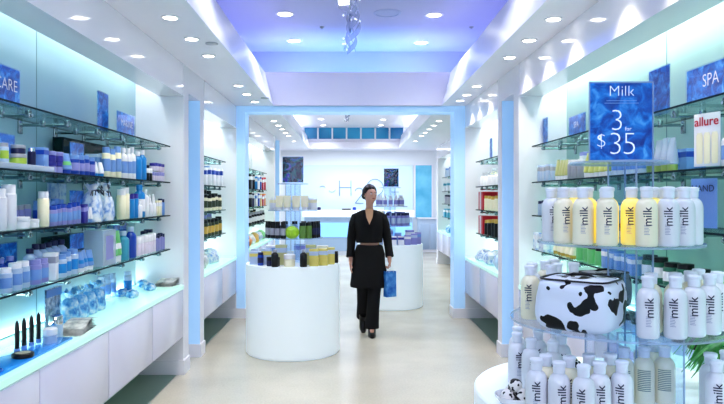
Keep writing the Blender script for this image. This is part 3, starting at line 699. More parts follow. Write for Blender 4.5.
# allure magazine card + hand card
al = empty('magazine_stand', (1.655, 1.655*F/(707-VX), 1.7345), 'white magazine page headed allure in an acrylic stand, second right shelf', 'sign', None, RZR+.35)
part('page', B(-.07,.07,-.001,.001,.008,.255), M_white, al, smooth=False)
text_part('lettering', 'allure', .058, mat('crimson_ink',(190,20,60),.5), al, (0,-.0045,.215), offset=.0008)
for dx in (-.038, .003, .044):
    bm = bmesh.new(); lathe(bm, [(.014,.02),(.017,.03),(.017,.15),(.012,.165)], 12, cy=.0, sy=.08); part('printed_tube', bm, M_cream, al, (dx,-.0035,0))
bm = bmesh.new(); box(bm, -.074,.074,.002,.006,0,.26); box(bm, -.074,.074,-.03,.03,-.0002,.004); part('acrylic_holder', bm, M_acryl, al, smooth=False)
hc = cardstand(1.69, 1.69*F/(704-VX), 1.44, .15, .24, mat('pale_lavender_card', (150,178,232), .5), 'pale blue HAND card standing on third right shelf', RZR+.3, 'HAND', .045, M_ink, .78)

# --- middle right bay
cardstand(1.74, 7.9, 2.054, .13, .26, M_water2, 'tall blue card on top shelf of middle right bay', RZR)
cardstand(1.72, 7.25, 2.054, .16, .16, M_water2, 'short blue card on top shelf of middle right bay', RZR)
run(R,'second',6.62,8.15,8,'pump',0,'white pump bottle',M_white,M_white,bayn='mid',rr=.045,h=.17,small=True)
run(R,'second',6.7,8.1,6,'bottle',0,'cream bottle in the back row',M_cream,M_white,xo=.12,bayn='mid',rr=.045,h=.21,small=True)
rb = 0
for lev, z in (('third',1.44),('lowest',1.14)):
    for i in range(2):
        o = link('gift_box', to_mesh(B(*((1.8,1.9,7.2,7.6) if i == 0 else (1.64,1.88,7.93,8.18)),z+.0006,z+.225,.004),'box',False), RED); tag(o, f'large red gift box, {["nearer","farther"][i]} one, middle right bay {lev} shelf', 'gift box')
        part('ribbon', B(1.797,1.8,7.38,7.42,z+.003,z+.222) if i == 0 else B(1.637,1.64,8.03,8.07,z+.003,z+.222), M_white, o)
run(R,'third',6.62,7.88,7,'tall',0,'cream bottle with gold cap',M_cream,GOLD,bayn='mid',rr=.045,h=.17,small=True)
run(R,'lowest',6.62,7.88,7,'tall',0,'dark bottle with golden cap',M_black,GOLD,bayn='mid',rr=.045,h=.19,small=True)
for i in range(3): pouch(1.68, 6.95+.5*i, Zc, .22, .42, .2-.03*i, (M_frost, M_gift, M_gift)[i], f'clear wrapped pouch, {ORD[i]} on middle right bay counter', 7+i, 0, 'pouch', 'clear pouches on middle right counter')
prod('jar', 1.6, 6.72, Zc, .1, .045, GOLD, M_navy, None, 'amber jar with navy lid on middle right bay counter', 'jar')
# --- far right bay
run(R,'top',12.2,14.9,5,'tall',0,'pale bottle',PALE,LB,bayn='far',rr=.06,h=.2,small=True)
run(R,'second',12.2,14.9,6,'box',0,'white and teal carton',M_white,TEALL,bayn='far',rr=.08,h=.2,small=True)
run(R,'third',12.2,14.9,7,'tall',0,'grey bottle with dark cap',GREY,M_ink,bayn='far',rr=.06,h=.2,small=True)
run(R,'lowest',12.2,14.9,6,'box',0,'teal and white carton',TEALL,M_white,bayn='far',rr=.08,h=.2,small=True)
for i in range(3): pouch(2.25, 12.6+.8*i, Zc, .24, .45, .2, (M_gift,M_gift,M_bagblue)[i], f'wrapped pouch, {ORD[i]} on far right bay counter', 17+i, 0, 'pouch', 'pouches on far right counter')

# ------------------------------------------------------------------ drum displays
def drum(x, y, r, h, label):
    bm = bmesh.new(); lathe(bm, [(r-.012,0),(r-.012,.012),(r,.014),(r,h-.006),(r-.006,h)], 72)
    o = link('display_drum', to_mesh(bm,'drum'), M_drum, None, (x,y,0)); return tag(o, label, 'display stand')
def disc_shelf(parent, z, r, t=.008):
    bm = bmesh.new(); lathe(bm, [(r,z-t),(r,z)], 64)
    for f in bm.faces:
        if len(f.verts) == 4: f.material_index = 1
    return part('round_shelf', bm, [M_acryl, M_acryle], parent)
def tower(x, y, zb, discs, colr, label, tw=.055, rz=.6, tx=0):
    o = empty('acrylic_tower', (x,y,zb), label, 'display tower')
    for (z, r) in discs: disc_shelf(o, z-zb, r)
    z0 = 0.0006
    for (z, r) in sorted(discs):
        z1 = z-zb-.008; bm = bmesh.new()
        t = .003
        box(bm, -tw,tw,-tw,-tw+t,z0,z1-.0005); box(bm, -tw,tw,tw-t,tw,z0,z1-.0005); box(bm, -tw,-tw+t,-tw+t,tw-t,z0,z1-.0005); box(bm, tw-t,tw,-tw+t,tw-t,z0,z1-.0005)
        for a in (-1,1):
            for b in (-1,1): 
                fs = box(bm, a*tw-.0025,a*tw+.0025,b*tw-.0025,b*tw+.0025,z0,z1-.0006, 1)
        part('column', bm, [M_acryl, M_acryle], o, (tx,0,0), rz, smooth=False)
        z0 = z-zb+.0005
    return o
D1 = (-.596, 6.69); D2 = (.59, 9.47)
drum(*D1, .486, .915, 'white glowing cylindrical display drum left of the walking person')
drum(*D2, .486, .915, 'white cylindrical display drum behind the walking person')
T1 = tower(*D1, .9155, [(1.18,.31),(1.464,.26),(1.74,.16)], None, 'clear acrylic tiered tower on the left drum')
T2 = tower(*D2, .9155, [(1.18,.31),(1.464,.26),(1.74,.16)], None, 'clear acrylic tiered tower on the farther drum')
cardstand(D1[0], D1[1], 1.7405, .215, .27, M_photo, 'dark iridescent feather picture on top of the left drum tower', .0, name='picture_card')
cardstand(D2[0]+.02, D2[1], 1.7405, .215, .27, M_photo, 'dark iridescent feather picture on top of the farther drum tower', .0, name='picture_card')
def ring(D, z, R_, angs, kind, h, r, desc, c1, c2=None, c3=None, where='', small=True):
    n = len(angs)
    for i, a in enumerate(angs):
        t = math.radians(a)
        lab = f'{desc}, {ORD[i] if n > 1 else "only one"} from the left, {where}' if n > 1 else f'{desc}, {where}'
        prod(kind, D[0]+R_*math.sin(t), D[1]-R_*math.cos(t), z, h, r, c1, c2, c3, lab, CATS[kind], f'{desc}s, {where}' if n > 1 else None, t*.5, small)
W1, W2 = 'left drum tower', 'farther drum tower'
ring(D1,1.464,.17,[-50,-16,16,50],'tube',.15,.038,'cream tube with blue dot',M_cream,M_white,None,W1+' upper tier')
ring(D1,1.464,.2,[-95,95,130,180,230],'box',.12,.04,'white carton',M_white,M_cream,None,W1+' upper tier')
ring(D1,1.18,.26,[-78,-62,-46,-31,-17],'tall',.17,.028,'dark glass bottle with black cap',M_black,M_black,GREY,W1+' middle tier')
ring(D1,1.18,.25,[28,44],'tall',.16,.036,'green bottle',col((110,150,70)),M_black,None,W1+' middle tier')
ring(D1,1.18,.26,[60,74,88],'tall',.17,.028,'slim black bottle',M_black,M_black,M_navy,W1+' middle tier')
ring(D1,1.18,.2,[120,150,180,210,240],'tall',.16,.034,'pale bottle at the back',PALE,M_black,None,W1+' middle tier')
gb = bmesh.new(); bmesh.ops.create_uvsphere(gb, u_segments=28, v_segments=16, radius=.072)
for v in gb.verts:
    a = math.atan2(v.co.y, v.co.x); v.co *= 1+.05*math.cos(14*a)*(1-abs(v.co.z)/.07); v.co.z = v.co.z*.92+.062
o = link('bath_sponge', to_mesh(gb,'ball'), col((176,224,60)), None, (D1[0]+.01, D1[1]-.225, 1.1805)); tag(o, 'lime green ribbed bath ball on the left drum tower middle tier', 'bath ball')
bm = bmesh.new(); tube(bm, [(.012*math.cos(2*PI*k/12),0,.13+.012*math.sin(2*PI*k/12)) for k in range(13)], .003, 5); part('hanging_loop', bm, col((140,190,40)), o)
def box_group(D, z, items, where):
    for (dx, dy, kind, h, r, c1, c2, c3, desc) in items:
        prod(kind, D[0]+dx, D[1]+dy, z, h, r, c1, c2, c3, f'{desc}, {where}', CATS[kind], None, random.uniform(-.1,.1), True)
YB = col((228,214,120))
box_group(D1, .915, [
 (-.30,-.28,'tall',.13,.03,BL,M_navy,M_navy,'royal blue pot with navy cap'),
 (-.36,-.16,'box',.13,.06,PALE,YB,YB,'clear box with yellow band'),
 (-.25,-.2,'box',.16,.05,PALE,YB,YB,'taller clear box with yellow top'),
 (-.20,-.34,'jar',.09,.032,M_navy,M_black,None,'black jar with navy glass'),
 (-.13,-.36,'jar',.09,.032,M_black,M_black,None,'all black jar'),
 (-.14,-.42,'bottle',.17,.036,M_black,GREY,None,'black bottle with grey cap left of centre'),
 (.0,-.38,'jar',.12,.055,M_cream,M_white,None,'cream jar with white lid at centre'),
 (.14,-.42,'bottle',.17,.036,M_black,GREY,None,'black bottle with grey cap right of centre'),
 (.24,-.33,'box',.17,.045,YB,PALE,PALE,'yellow towel box, first'),
 (.33,-.27,'box',.17,.045,YB,PALE,PALE,'yellow towel box, second'),
 (.40,-.15,'box',.17,.04,YB,PALE,PALE,'yellow towel box, third'),
 (.45,-.03,'tall',.12,.025,M_black,M_black,None,'short black bottle at right rim'),
 (.2,-.2,'box',.2,.05,col((190,190,130)),PALE,PALE,'olive box behind the yellow ones'),
 (-.1,-.2,'box',.2,.055,col((200,200,150)),PALE,PALE,'khaki box behind black bottles'),
 (-.4,.02,'box',.14,.04,PALE,LV,LV,'lilac box at left rim'),
 (.05,.3,'box',.18,.06,PALE,LV,LV,'lilac box at rear'),
 (.3,.2,'box',.16,.06,M_cream,YB,YB,'cream box at rear'),
 (-.25,.25,'box',.16,.06,M_white,LB,LB,'white box at rear')], 'top of left drum')
ring(D2,1.464,.18,[-80,-52,-26,0,26,52,80],'bottle',.16,.03,'white bottle with violet mark',M_white,M_white,LV,W2+' upper tier')
ring(D2,1.18,.25,[-60,-35],'tall',.22,.05,'pale yellow towel roll',YB,M_cream,None,W2+' middle tier')
ring(D2,1.18,.26,[-10,8,26,44,62,80],'tall',.19,.032,'violet bottle with navy cap',LV,M_navy,PALE,W2+' middle tier')
ring(D2,1.18,.18,[100,140,180,220,260],'box',.2,.04,'lavender carton at the back',LV,M_white,None,W2+' middle tier')
box_group(D2, .915, [
 (-.22,-.32,'jar',.12,.05,GOLD,M_cream,None,'golden jar with cream lid'),
 (-.08,-.36,'box',.1,.04,M_white,LV,LV,'short white carton'),
 (.03,-.41,'box',.13,.04,M_white,PU,PU,'white carton with violet top, first'),
 (.13,-.40,'box',.13,.04,M_white,PU,PU,'white carton with violet top, second'),
 (.23,-.33,'box',.14,.045,LV,M_white,M_white,'lavender carton, first'),
 (.33,-.27,'box',.16,.045,LV,PALE,PALE,'lavender carton, second'),
 (.40,-.15,'box',.17,.045,LV,LB,LB,'lavender carton, third'),
 (.1,-.25,'box',.17,.05,LB,LV,LV,'blue carton behind violet tops'),
 (-.12,-.22,'box',.19,.05,PALE,GOLD,GOLD,'pale carton with gold band'),
 (-.33,-.2,'box',.15,.045,M_cream,GOLD,GOLD,'cream carton at left rim'),
 (.3,.1,'box',.19,.06,LV,M_white,M_white,'lavender carton at rear right'),
 (0,.3,'box',.19,.06,PALE,LV,LV,'pale carton at rear'),
 (-.3,.15,'box',.19,.06,M_cream,GOLD,GOLD,'cream carton at rear left')], 'top of farther drum')

# ------------------------------------------------------------------ milk display (near right)
DM = (.985, 2.35); ZD = .885
drum(*DM, .52, ZD, 'large white display drum at bottom right under the milk bottles')
TW = tower(*DM, ZD+.0005, [(1.152,.385),(1.437,.285),(1.728,.17)], None, 'clear acrylic tiered tower holding the milk bottles', .055, .62, .045)
def milk_body(): bm = bmesh.new(); lathe(bm, [(.030,0),(.0335,.004),(.0345,.012),(.0345,.122),(.0338,.131),(.0312,.141),(.0265,.150),(.020,.156),(.0155,.159),(.0150,.166)], 32); return to_mesh(bm,'milk_bottle')
def milk_cap(): bm = bmesh.new(); lathe(bm, [(.0178,.160),(.0184,.162),(.0186,.182),(.0208,.184),(.0212,.1925),(.019,.1955),(.010,.197)], 28); return to_mesh(bm,'cap')
def wrap(me, r, zc, flip=False):
    m = me.copy()
    for v in m.vertices:
        u, w = v.co.x, v.co.y           # u along text, w letter height
        a = -w/r                        # reads upwards
        z = zc+u
        v.co = Vector((r*math.sin(a), -r*math.cos(a), z))
    return m
def fine_text(me):
    bm = bmesh.new(); bm.from_mesh(me); bmesh.ops.triangulate(bm, faces=bm.faces)
    for _ in range(3):
        es = [e for e in bm.edges if e.calc_length() > .004]
        if es: bmesh.ops.subdivide_edges(bm, edges=es, cuts=1)
        bmesh.ops.triangulate(bm, faces=bm.faces)
    m = bpy.data.meshes.new('lettering'); bm.to_mesh(m); bm.free(); return m
tmilk = wrap(fine_text(text_me('milk', .037, .0003)), .0352, .098); tmilk.materials.clear()
def fine():
    bm = bmesh.new(); r = .0348; rnd = random.Random(4)
    for k in range(7):
        z = .070-.005*k; wd = rnd.uniform(.008,.014) if k else .016
        n = 5; prev = None
        for i in range(n+1):
            a = (-.011 + wd*1.6*i/n)/r
            cur = (bm.verts.new((r*math.sin(a), -r*math.cos(a), z)), bm.verts.new((r*math.sin(a), -r*math.cos(a), z+.0014)))
            if prev: bm.faces.new((prev[0], cur[0], cur[1], prev[1]))
            prev = cur
    return to_mesh(bm,'small_print')
def backprint():
    bm = bmesh.new(); r = .0348; rnd = random.Random(6)
    for k in range(12):
        z = .118-.0062*k; n = 8; prev = None
        for i in range(n+1):
            a = (-.022 + .044*i/n)/r
            cur = (bm.verts.new((r*math.sin(a), -r*math.cos(a), z)), bm.verts.new((r*math.sin(a), -r*math.cos(a), z+.003)))
            if prev: bm.faces.new((prev[0], cur[0], cur[1], prev[1]))
            prev = cur
    return to_mesh(bm,'back_print')
ME_MB, ME_MC, ME_FP, ME_BP = {}, milk_cap(), fine(), backprint()
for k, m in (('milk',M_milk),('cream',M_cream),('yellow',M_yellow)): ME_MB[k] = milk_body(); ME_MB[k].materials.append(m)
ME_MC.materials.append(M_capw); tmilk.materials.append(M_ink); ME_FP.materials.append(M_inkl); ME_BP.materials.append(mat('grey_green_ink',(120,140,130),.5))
def milk(x, y, z, label, tone='milk', rz=None, group='milk lotion bottles', back=False):
    o = link('milk_bottle', ME_MB[tone], None, None, (x,y,z+.0006), 0)
    face = math.atan2(x, y)            # turn the print to the camera side
    o.rotation_euler.z = -face + (rz if rz is not None else random.uniform(-.25,.35))
    link('cap', ME_MC, None, o)
    if back: link('back_print', ME_BP, None, o)
    else: link('lettering', tmilk, None, o); link('small_print', ME_FP, None, o)
    tag(o, label, 'bottle', group)
    return o
# tier 1 (upper)
angs = [-92,-70,-50,-31,-2,16,34,52,70]
for i, a in enumerate(angs):
    t = math.radians(a); tone = 'milk' if i in (0,5,6,7,8) else 'cream'
    milk(DM[0]+.243*math.sin(t), DM[1]-.243*math.cos(t), 1.437, f'milk bottle, {ORD[i]} from left in front row of the upper tier', tone, group='milk bottles upper tier front row')
for i, a in enumerate([-86,-60,-34,-8,18,44,70]):
    t = math.radians(a)
    milk(DM[0]+.165*math.sin(t), DM[1]-.165*math.cos(t), 1.437, f'yellowish milk bottle, {ORD[i]} from left in second row, upper tier', 'yellow' if i < 5 else 'cream', group='milk bottles upper tier second row')
for i, a in enumerate([95,120,145,170,195,220,245]):
    t = math.radians(a)
    milk(DM[0]+.235*math.sin(t), DM[1]-.235*math.cos(t), 1.437, f'milk bottle, {ORD[i]} counted around the back of the upper tier', 'cream', rz=PI, group='milk bottles upper tier back')
# tier 2 (wide)
for i, (x,y) in enumerate([(.95,2.04),(1.035,2.035),(1.11,2.065),(1.18,2.1),(1.24,2.16)]):
    milk(x, y, 1.152, f'milk bottle, {ORD[i]} from left in front row right of cow-print box', 'milk', group='milk bottles right of the cow-print box')
for i, (x,y) in enumerate([(1.0,2.125),(1.085,2.135),(1.16,2.18),(1.22,2.24)]):
    milk(x, y, 1.152, f'milk bottle, {ORD[i]} from left in second row right of cow-print box', 'cream', group='milk bottles second row on middle tier')
for i, (x,y) in enumerate([(.665,2.36),(.70,2.455),(.745,2.37),(.79,2.44),(.775,2.54),(.86,2.46),(.83,2.60)]):
    milk(x, y, 1.152, f'milk bottle, {ORD[i]} from left in the cluster behind the cow-print box', 'milk' if i%2 else 'cream', group='milk bottles behind the cow-print box')
# on the drum
for i, (x,y) in enumerate([(.60,2.06),(.66,2.02),(.722,1.978),(.787,2.018),(.862,2.03)]):
    milk(x, y, ZD, f'milk bottle, {ORD[i]} from left in the front row on drum bottom left', 'milk', group='milk bottles front row on the drum')
for i, (x,y) in enumerate([(.645,2.108),(.716,2.09),(.789,2.115),(.863,2.122)]):
    milk(x, y, ZD, f'milk bottle, {ORD[i]} from left in second row on drum bottom left', 'cream', group='milk bottles second row on the drum')
for i, (x,y) in enumerate([(.64,2.45),(.665,2.35),(.67,2.56),(.735,2.5),(.73,2.3),(.80,2.42),(.815,2.53)]):
    milk(x, y, ZD, f'milk bottle, {ORD[i]} from left in the rear cluster beneath cow-print box', 'milk', group='milk bottles rear cluster on the drum')
for i, (x,y) in enumerate([(1.165,2.035),(1.24,2.04),(1.20,2.13),(1.27,2.16)]):
    milk(x, y, ZD, f'milk bottle, {ORD[i]} in the cluster at bottom right of drum', 'milk', group='milk bottles at the drum bottom right')
# clear case with bottles
bm = bmesh.new(); X0,X1,Y0,Y1,Z0,Z1 = .905,1.13,2.165,2.46,ZD+.0008,1.1425
for a in ((X0,X1,Y0,Y0+.003),(X0,X1,Y1-.003,Y1),(X0,X0+.003,Y0+.003,Y1-.003),(X1-.003,X1,Y0+.003,Y1-.003)): box(bm, *a, Z0, Z1)
for xx in (X0,X1):
    for yy in (Y0,Y1): box(bm, xx-.0025,xx+.0025,yy-.0025,yy+.0025,Z0,Z1,1)
box(bm, X0,X1,Y0-.002,Y0,Z1-.004,Z1,1)
o = link('acrylic_box', to_mesh(bm,'case',False), [M_acryl, M_acryle]); tag(o, 'clear acrylic box under the middle tier with bottles inside', 'case')
for i, (x,y) in enumerate([(.945,2.21),(1.018,2.215),(1.091,2.22),(1.092,2.30),(1.092,2.38)]):
    milk(x, y, ZD+.001, f'milk bottle turned back to front, {ORD[i]} inside the clear acrylic box', 'cream', rz=0, group='milk bottles inside the acrylic box', back=True)
# Milk sign
ms = empty('price_sign', (.993, 2.345, 1.729), 'large blue Milk 3 for $35 sign on top of the acrylic tower', 'sign', None, -.02)
part('card', B(-.112,.112,-.001,.001,.006,.29), M_water, ms, smooth=False)
bm = bmesh.new(); box(bm, -.117,.117,.0015,.004,.003,.294); box(bm, -.117,.117,-.004,-.0015,.003,.294); box(bm, -.117,.117,-.03,.03,0,.003); part('acrylic_holder', bm, M_acryl, ms, smooth=False)
bm = bmesh.new()
box(bm, -.117,.117,-.0042,.0042,.288,.294); 
for a in (-1,1): box(bm, a*.1155-.0015,a*.1155+.0015,-.0042,.0042,.003,.292)
part('holder_rim', bm, M_acryle, ms, smooth=False)
M_ltx = mat('sign_white_lettering', (228,238,255), .4, emis=(228,238,255), es=.25)
text_part('word_milk', 'Milk', .056, M_ltx, ms, (-.0,-.0052,.257), offset=-.0010)
text_part('word_price', '3', .114, M_ltx, ms, (-.016,-.0052,.148), offset=-.0026)
text_part('word_for', 'for', .02, M_ltx, ms, (.024,-.0052,.120), offset=0)
text_part('word_dollar', '$', .072, M_ltx, ms, (-.074,-.0052,.076), offset=-.0018)
text_part('word_amount', '35', .120, M_ltx, ms, (.004,-.0052,.062), offset=-.0028, spacing=.84)
bm = bmesh.new()
for k, w in enumerate((.055,.062)): box(bm, -w,w,-.0055,-.0052,.222-.009*k,.2245-.009*k)
part('small_print', bm, mat('sign_pale_print',(120,170,230),.5), ms, smooth=False)
# cow-print box
def cowbox(x, y, z, w, d, h, rz, m, label, zoff=0):
    bm = bmesh.new(); bmesh.ops.create_cube(bm, size=2); bmesh.ops.subdivide_edges(bm, edges=bm.edges[:], cuts=9, use_grid_fill=True)
    for v in bm.verts:
        c = v.co.copy(); p = 5.5
        l = (abs(c.x)**p+abs(c.y)**p+abs(c.z)**p)**(1/p); c = c/l
        nn = noise.noise(Vector((v.co.x*1.6+x*9, v.co.y*1.6, v.co.z*1.6)))
        s = 1+.05*nn
        v.co = Vector((c.x*w/2*s, c.y*d/2*s, h/2+c.z*h/2*(1+.04*nn*(c.z > 0))))
    zm = min(v.co.z for v in bm.verts)
    for v in bm.verts: v.co.z -= zm
    o = link('cosmetics_case', to_mesh(bm,'case'), m, None, (x,y,z+.0006), rz); tag(o, label, 'bag')
    bm = bmesh.new(); pts = []
    for k in range(41):
        a = 2*PI*k/40; ca, sa = math.cos(a), math.sin(a); p = 6; l = (abs(ca)**p+abs(sa)**p)**(1/p)
        pts.append((ca/l*w/2*.90, sa/l*d/2*.90, h*.965))
    tube(bm, pts, .0035, 6); part('zipper', bm, M_black, o)
    bm = bmesh.new(); tube(bm, [(-w*.2,0,h*.98),(-w*.1,0,h*1.04),(w*.1,0,h*1.04),(w*.2,0,h*.98)], .005, 6); part('handle', bm, M_black, o)
    return o
cowbox(.785, 2.175, 1.152, .255, .225, .178, -PI/4+.08, M_cow, 'plump black and white cow-print cosmetics case on the middle tier')
cowbox(1.02, 2.58, 1.152, .20, .13, .15, .3, M_cowd, 'dark grey cow-print case behind the bottles on middle tier')
# bowl with cow-print balls
bx, by = .565, 2.20
bm = bmesh.new(); lathe(bm, [(.03,0),(.045,.004),(.064,.028),(.067,.036),(.064,.036),(.058,.026),(.03,.008),(.001,.008)], 36, cap=False)
o = link('bowl', to_mesh(bm,'bowl'), mat('white_porcelain',(242,244,250),.15,coat=.6), None, (bx,by,ZD+.0006)); tag(o, 'white bowl of cow-print balls at the left drum edge', 'bowl')
for i, (dx,dy,dz,r) in enumerate([(-.026,-.01,.035,.024),(.024,-.014,.036,.026),(.0,.028,.038,.025),(.002,-.002,.068,.024)]):
    bm = bmesh.new(); bmesh.ops.create_icosphere(bm, subdivisions=3, radius=r)
    for v in bm.verts: v.co *= 1+.08*noise.noise(v.co*40+Vector((i,0,0)))
    o = link('bath_soap', to_mesh(bm,'soap'), M_cows, None, (bx+dx,by+dy,ZD+dz)); o.rotation_euler = (i,i*2,i)
    tag(o, f'cow-print round soap in white bowl, {["left","right","rear","topmost"][i]} one', 'soap', 'cow-print soaps in the bowl')
bm = bmesh.new(); bmesh.ops.create_icosphere(bm, subdivisions=3, radius=.038)
for v in bm.verts: v.co *= 1+.1*noise.noise(v.co*25); v.co.z *= .85
o = link('plush_cow_ball', to_mesh(bm,'ball'), M_cows, None, (.9,2.60,ZD+.034)); tag(o, 'cow-print soft ball standing on drum behind the front bottles', 'ball')
# green foliage bundle
bm = bmesh.new(); rnd = random.Random(2)
for k in range(60):
    a = rnd.uniform(-.9,.9)+.25; L_ = rnd.uniform(.10,.19); x0, y0 = rnd.uniform(-.03,.05), rnd.uniform(-.09,.09)
    w = rnd.uniform(.005,.011); dirv = Vector((math.cos(a), math.sin(a)*.7, 0)); sd = Vector((-dirv.y, dirv.x, 0)); prev = None; z0 = rnd.uniform(.04,.13)
    for i in range(7):
        t = i/6; p = Vector((x0,y0,z0)) + dirv*(t-.5)*L_ + Vector((0,0,.09*math.sin(t*PI*.8)-.01*t)); ww = w*math.sin(PI*min(max(t,.04),.96))
        p.z = max(p.z, .003)
        cur = (bm.verts.new(p-sd*ww), bm.verts.new(p+sd*ww+Vector((0,0,.003))))
        if prev: bm.faces.new((prev[0],prev[1],cur[1],cur[0]))
        prev = cur
o = link('leaf_bundle', to_mesh(bm,'leaves'), noise_mat('green_leaves',[(.3,(24,96,40)),(.6,(80,170,80)),(.8,(170,215,140))],scale=14,rough=.4), None, (1.34,2.36,ZD+.0006)); tag(o, 'bundle of long green leaves on right side of the milk drum', 'plant')

# ------------------------------------------------------------------ reception desk & far cabinet
rd = empty('reception_desk', (0,17.5,0), 'long pale glowing reception desk in front of the far wall', 'desk')
part('counter_lip', B(-1.3,1.75,-.02,.25,1.05,1.24,.01), mat('desk_lip',(236,242,248),.25,emis=(235,245,255),es=.45), rd)
part('counter_body', B(-1.25,1.7,.03,.6,.12,1.05), mat('desk_body',(170,195,225),.25,coat=.3), rd)
part('light_band', B(-1.25,1.7,.015,.03,.5,.9), mat('desk_blue_band',(140,195,240),.3,emis=(140,200,250),es=.5), rd)
part('plinth', B(-1.2,1.65,.05,.6,0,.12), mat('desk_plinth',(225,232,244),.4), rd)
part('desk_surface', B(-1.3,1.75,.25,.65,1.0501,1.09), M_white, rd)
for i, (x, m, nm) in enumerate([(-.85,M_navy,'navy'),(-.1,M_black,'black'),(.12,BL,'blue')]):
    prod('box' if i == 1 else 'bottle', x, 17.58, 1.24, .1 if i != 1 else .05, .05 if i != 1 else .12, m, M_white, None, f'{nm} item standing on the reception desk lip', 'item')
fc = link('base_cabinet', to_mesh(B(1.99,2.64,18.5,18.94,.001,.96,.004),'cab',False), mat('pale_blue_cabinet',(196,214,236),.35)); tag(fc, 'pale blue panelled cabinet under the blue window at back right', 'cabinet')
part('cabinet_top', B(1.97,2.66,18.47,18.94,.961,1.0,.003), M_white, fc)
for x0, x1 in ((2.03,2.29),(2.33,2.6)): part('door', B(x0,x1,18.485,18.499,.1,.82,.003), mat('cabinet_door_blue',(182,204,230),.3), fc)
part('toe_board', B(2.0,2.63,18.49,18.499,.002,.08), M_white, fc)

# ------------------------------------------------------------------ ceiling fittings
M_lamp = mat('lamp_lens', (255,255,250), .4, emis=(255,252,240), es=9)
def dl_mesh():
    bm = bmesh.new(); lathe(bm, [(.062,0),(.062,-.006),(.048,-.008),(.046,-.002)], 24, cap=False); return to_mesh(bm,'ring')
DL1 = dl_mesh(); DL1.materials.append(M_white)
bmx = bmesh.new(); lathe(bmx, [(.045,-.004),(.045,-.003)], 20); DL2 = to_mesh(bmx,'lens'); DL2.materials.append(M_lamp)
def downlight(x, y, z, label, group, sc=1, power=0, warm=(1,.93,.75), spread=80, lean=0):
    o = bpy.data.objects.new('ceiling_downlight', DL1); C.objects.link(o); o.location = (x,y,z); o.scale = (sc,sc,1)
    link('lens', DL2, None, o); tag(o, label, 'ceiling light', group)
    if power:
        l = bpy.data.lights.new('spot','SPOT'); l.energy = power; l.color = warm; l.spot_size = math.radians(spread); l.spot_blend = .95; l.shadow_soft_size = .03
        lo = bpy.data.objects.new('downlight_lamp', l); C.objects.link(lo); lo.location = (x,y,z-.02); lo.rotation_euler = (0,lean,0)
WARM = (1,.91,.70)
for s, x, ys in ((-1,-1.2,(2.9,3.5,4.27,4.85,5.43,6.88,7.46,8.05)),(1,1.37,(2.9,3.5,4.31,4.89,5.49,6.92,7.5,7.95))):
    sd = 'left' if s < 0 else 'right'
    for i, y in enumerate(ys): downlight(x, y, 2.8, f'recessed downlight, {ORD[i]} from the camera in the low {sd} ceiling', f'low {sd} ceiling downlights', 1, 21, WARM, 100, 0)
for s, x in ((-1,-1.2),(1,1.4)):
    sd = 'left' if s < 0 else 'right'
    for i, y in enumerate((10.08,10.7,11.3,11.9,12.5,13.7)): downlight(x, y, 2.8, f'recessed downlight, {ORD[i]} beyond the portal in the low {sd} ceiling', f'far low {sd} ceiling downlights', 1, 22, WARM, 90)
for i, (x,y) in enumerate([(-.745,7.34),(.97,7.38),(-.75,8.6),(.97,8.7),(-.75,4.6),(.97,4.6),(-.75,2.2),(.97,2.2)]):  # second and front pairs are unseen, added to fill the room with light
    downlight(x, y, 3.7, f'large round light in raised ceiling, {["third left","third right","far left","far right","unseen added second left","unseen added second right","unseen added front left","unseen added front right"][i]} one', 'raised ceiling lights', 1.7, 44, (.88,.89,1), 125)
for i, (x,y) in enumerate([(.74,13.2),(.74,14.2),(.74,15.3),(-.64,14.1),(-.64,15.3)]):
    downlight(x, y, 3.32, f'round light in the far raised ceiling, {["nearest right","middle right","farthest right","nearer left","farther left"][i]}', 'far raised ceiling lights', 1.3, 48, (.9,.95,1), 125)
bm = bmesh.new(); lathe(bm, [(.16,0),(.16,-.006),(.13,-.012),(.128,-.004),(.001,-.005)], 32, cap=False)
o = link('ceiling_speaker', to_mesh(bm,'speaker'), mat('speaker_grille',(176,184,222),.6), None, (.425,7.3,3.7)); tag(o, 'round pale speaker grille in raised ceiling beside the hanging sculpture', 'speaker')
for i, (x,y) in enumerate([(-.345,7.9),(1.5,7.9)]):
    bm = bmesh.new(); lathe(bm, [(.03,0),(.03,-.008),(.01,-.02),(.018,-.026)], 14)
    o = link('sprinkler_head', to_mesh(bm,'sprinkler'), GREY, None, (x,y,3.7)); tag(o, f'small sprinkler head in raised ceiling, {["left","right"][i]} one', 'sprinkler')
for i, (x,y) in enumerate([(-1.2,5.0),(-1.15,7.75)]):
    bm = bmesh.new(); lathe(bm, [(.05,0),(.05,-.006),(.035,-.01)], 20)
    o = link('smoke_detector', to_mesh(bm,'detector'), GREY, None, (x+.12,y,2.8)); tag(o, f'small grey disc detector in left low ceiling, {["nearer","farther"][i]} one', 'detector')
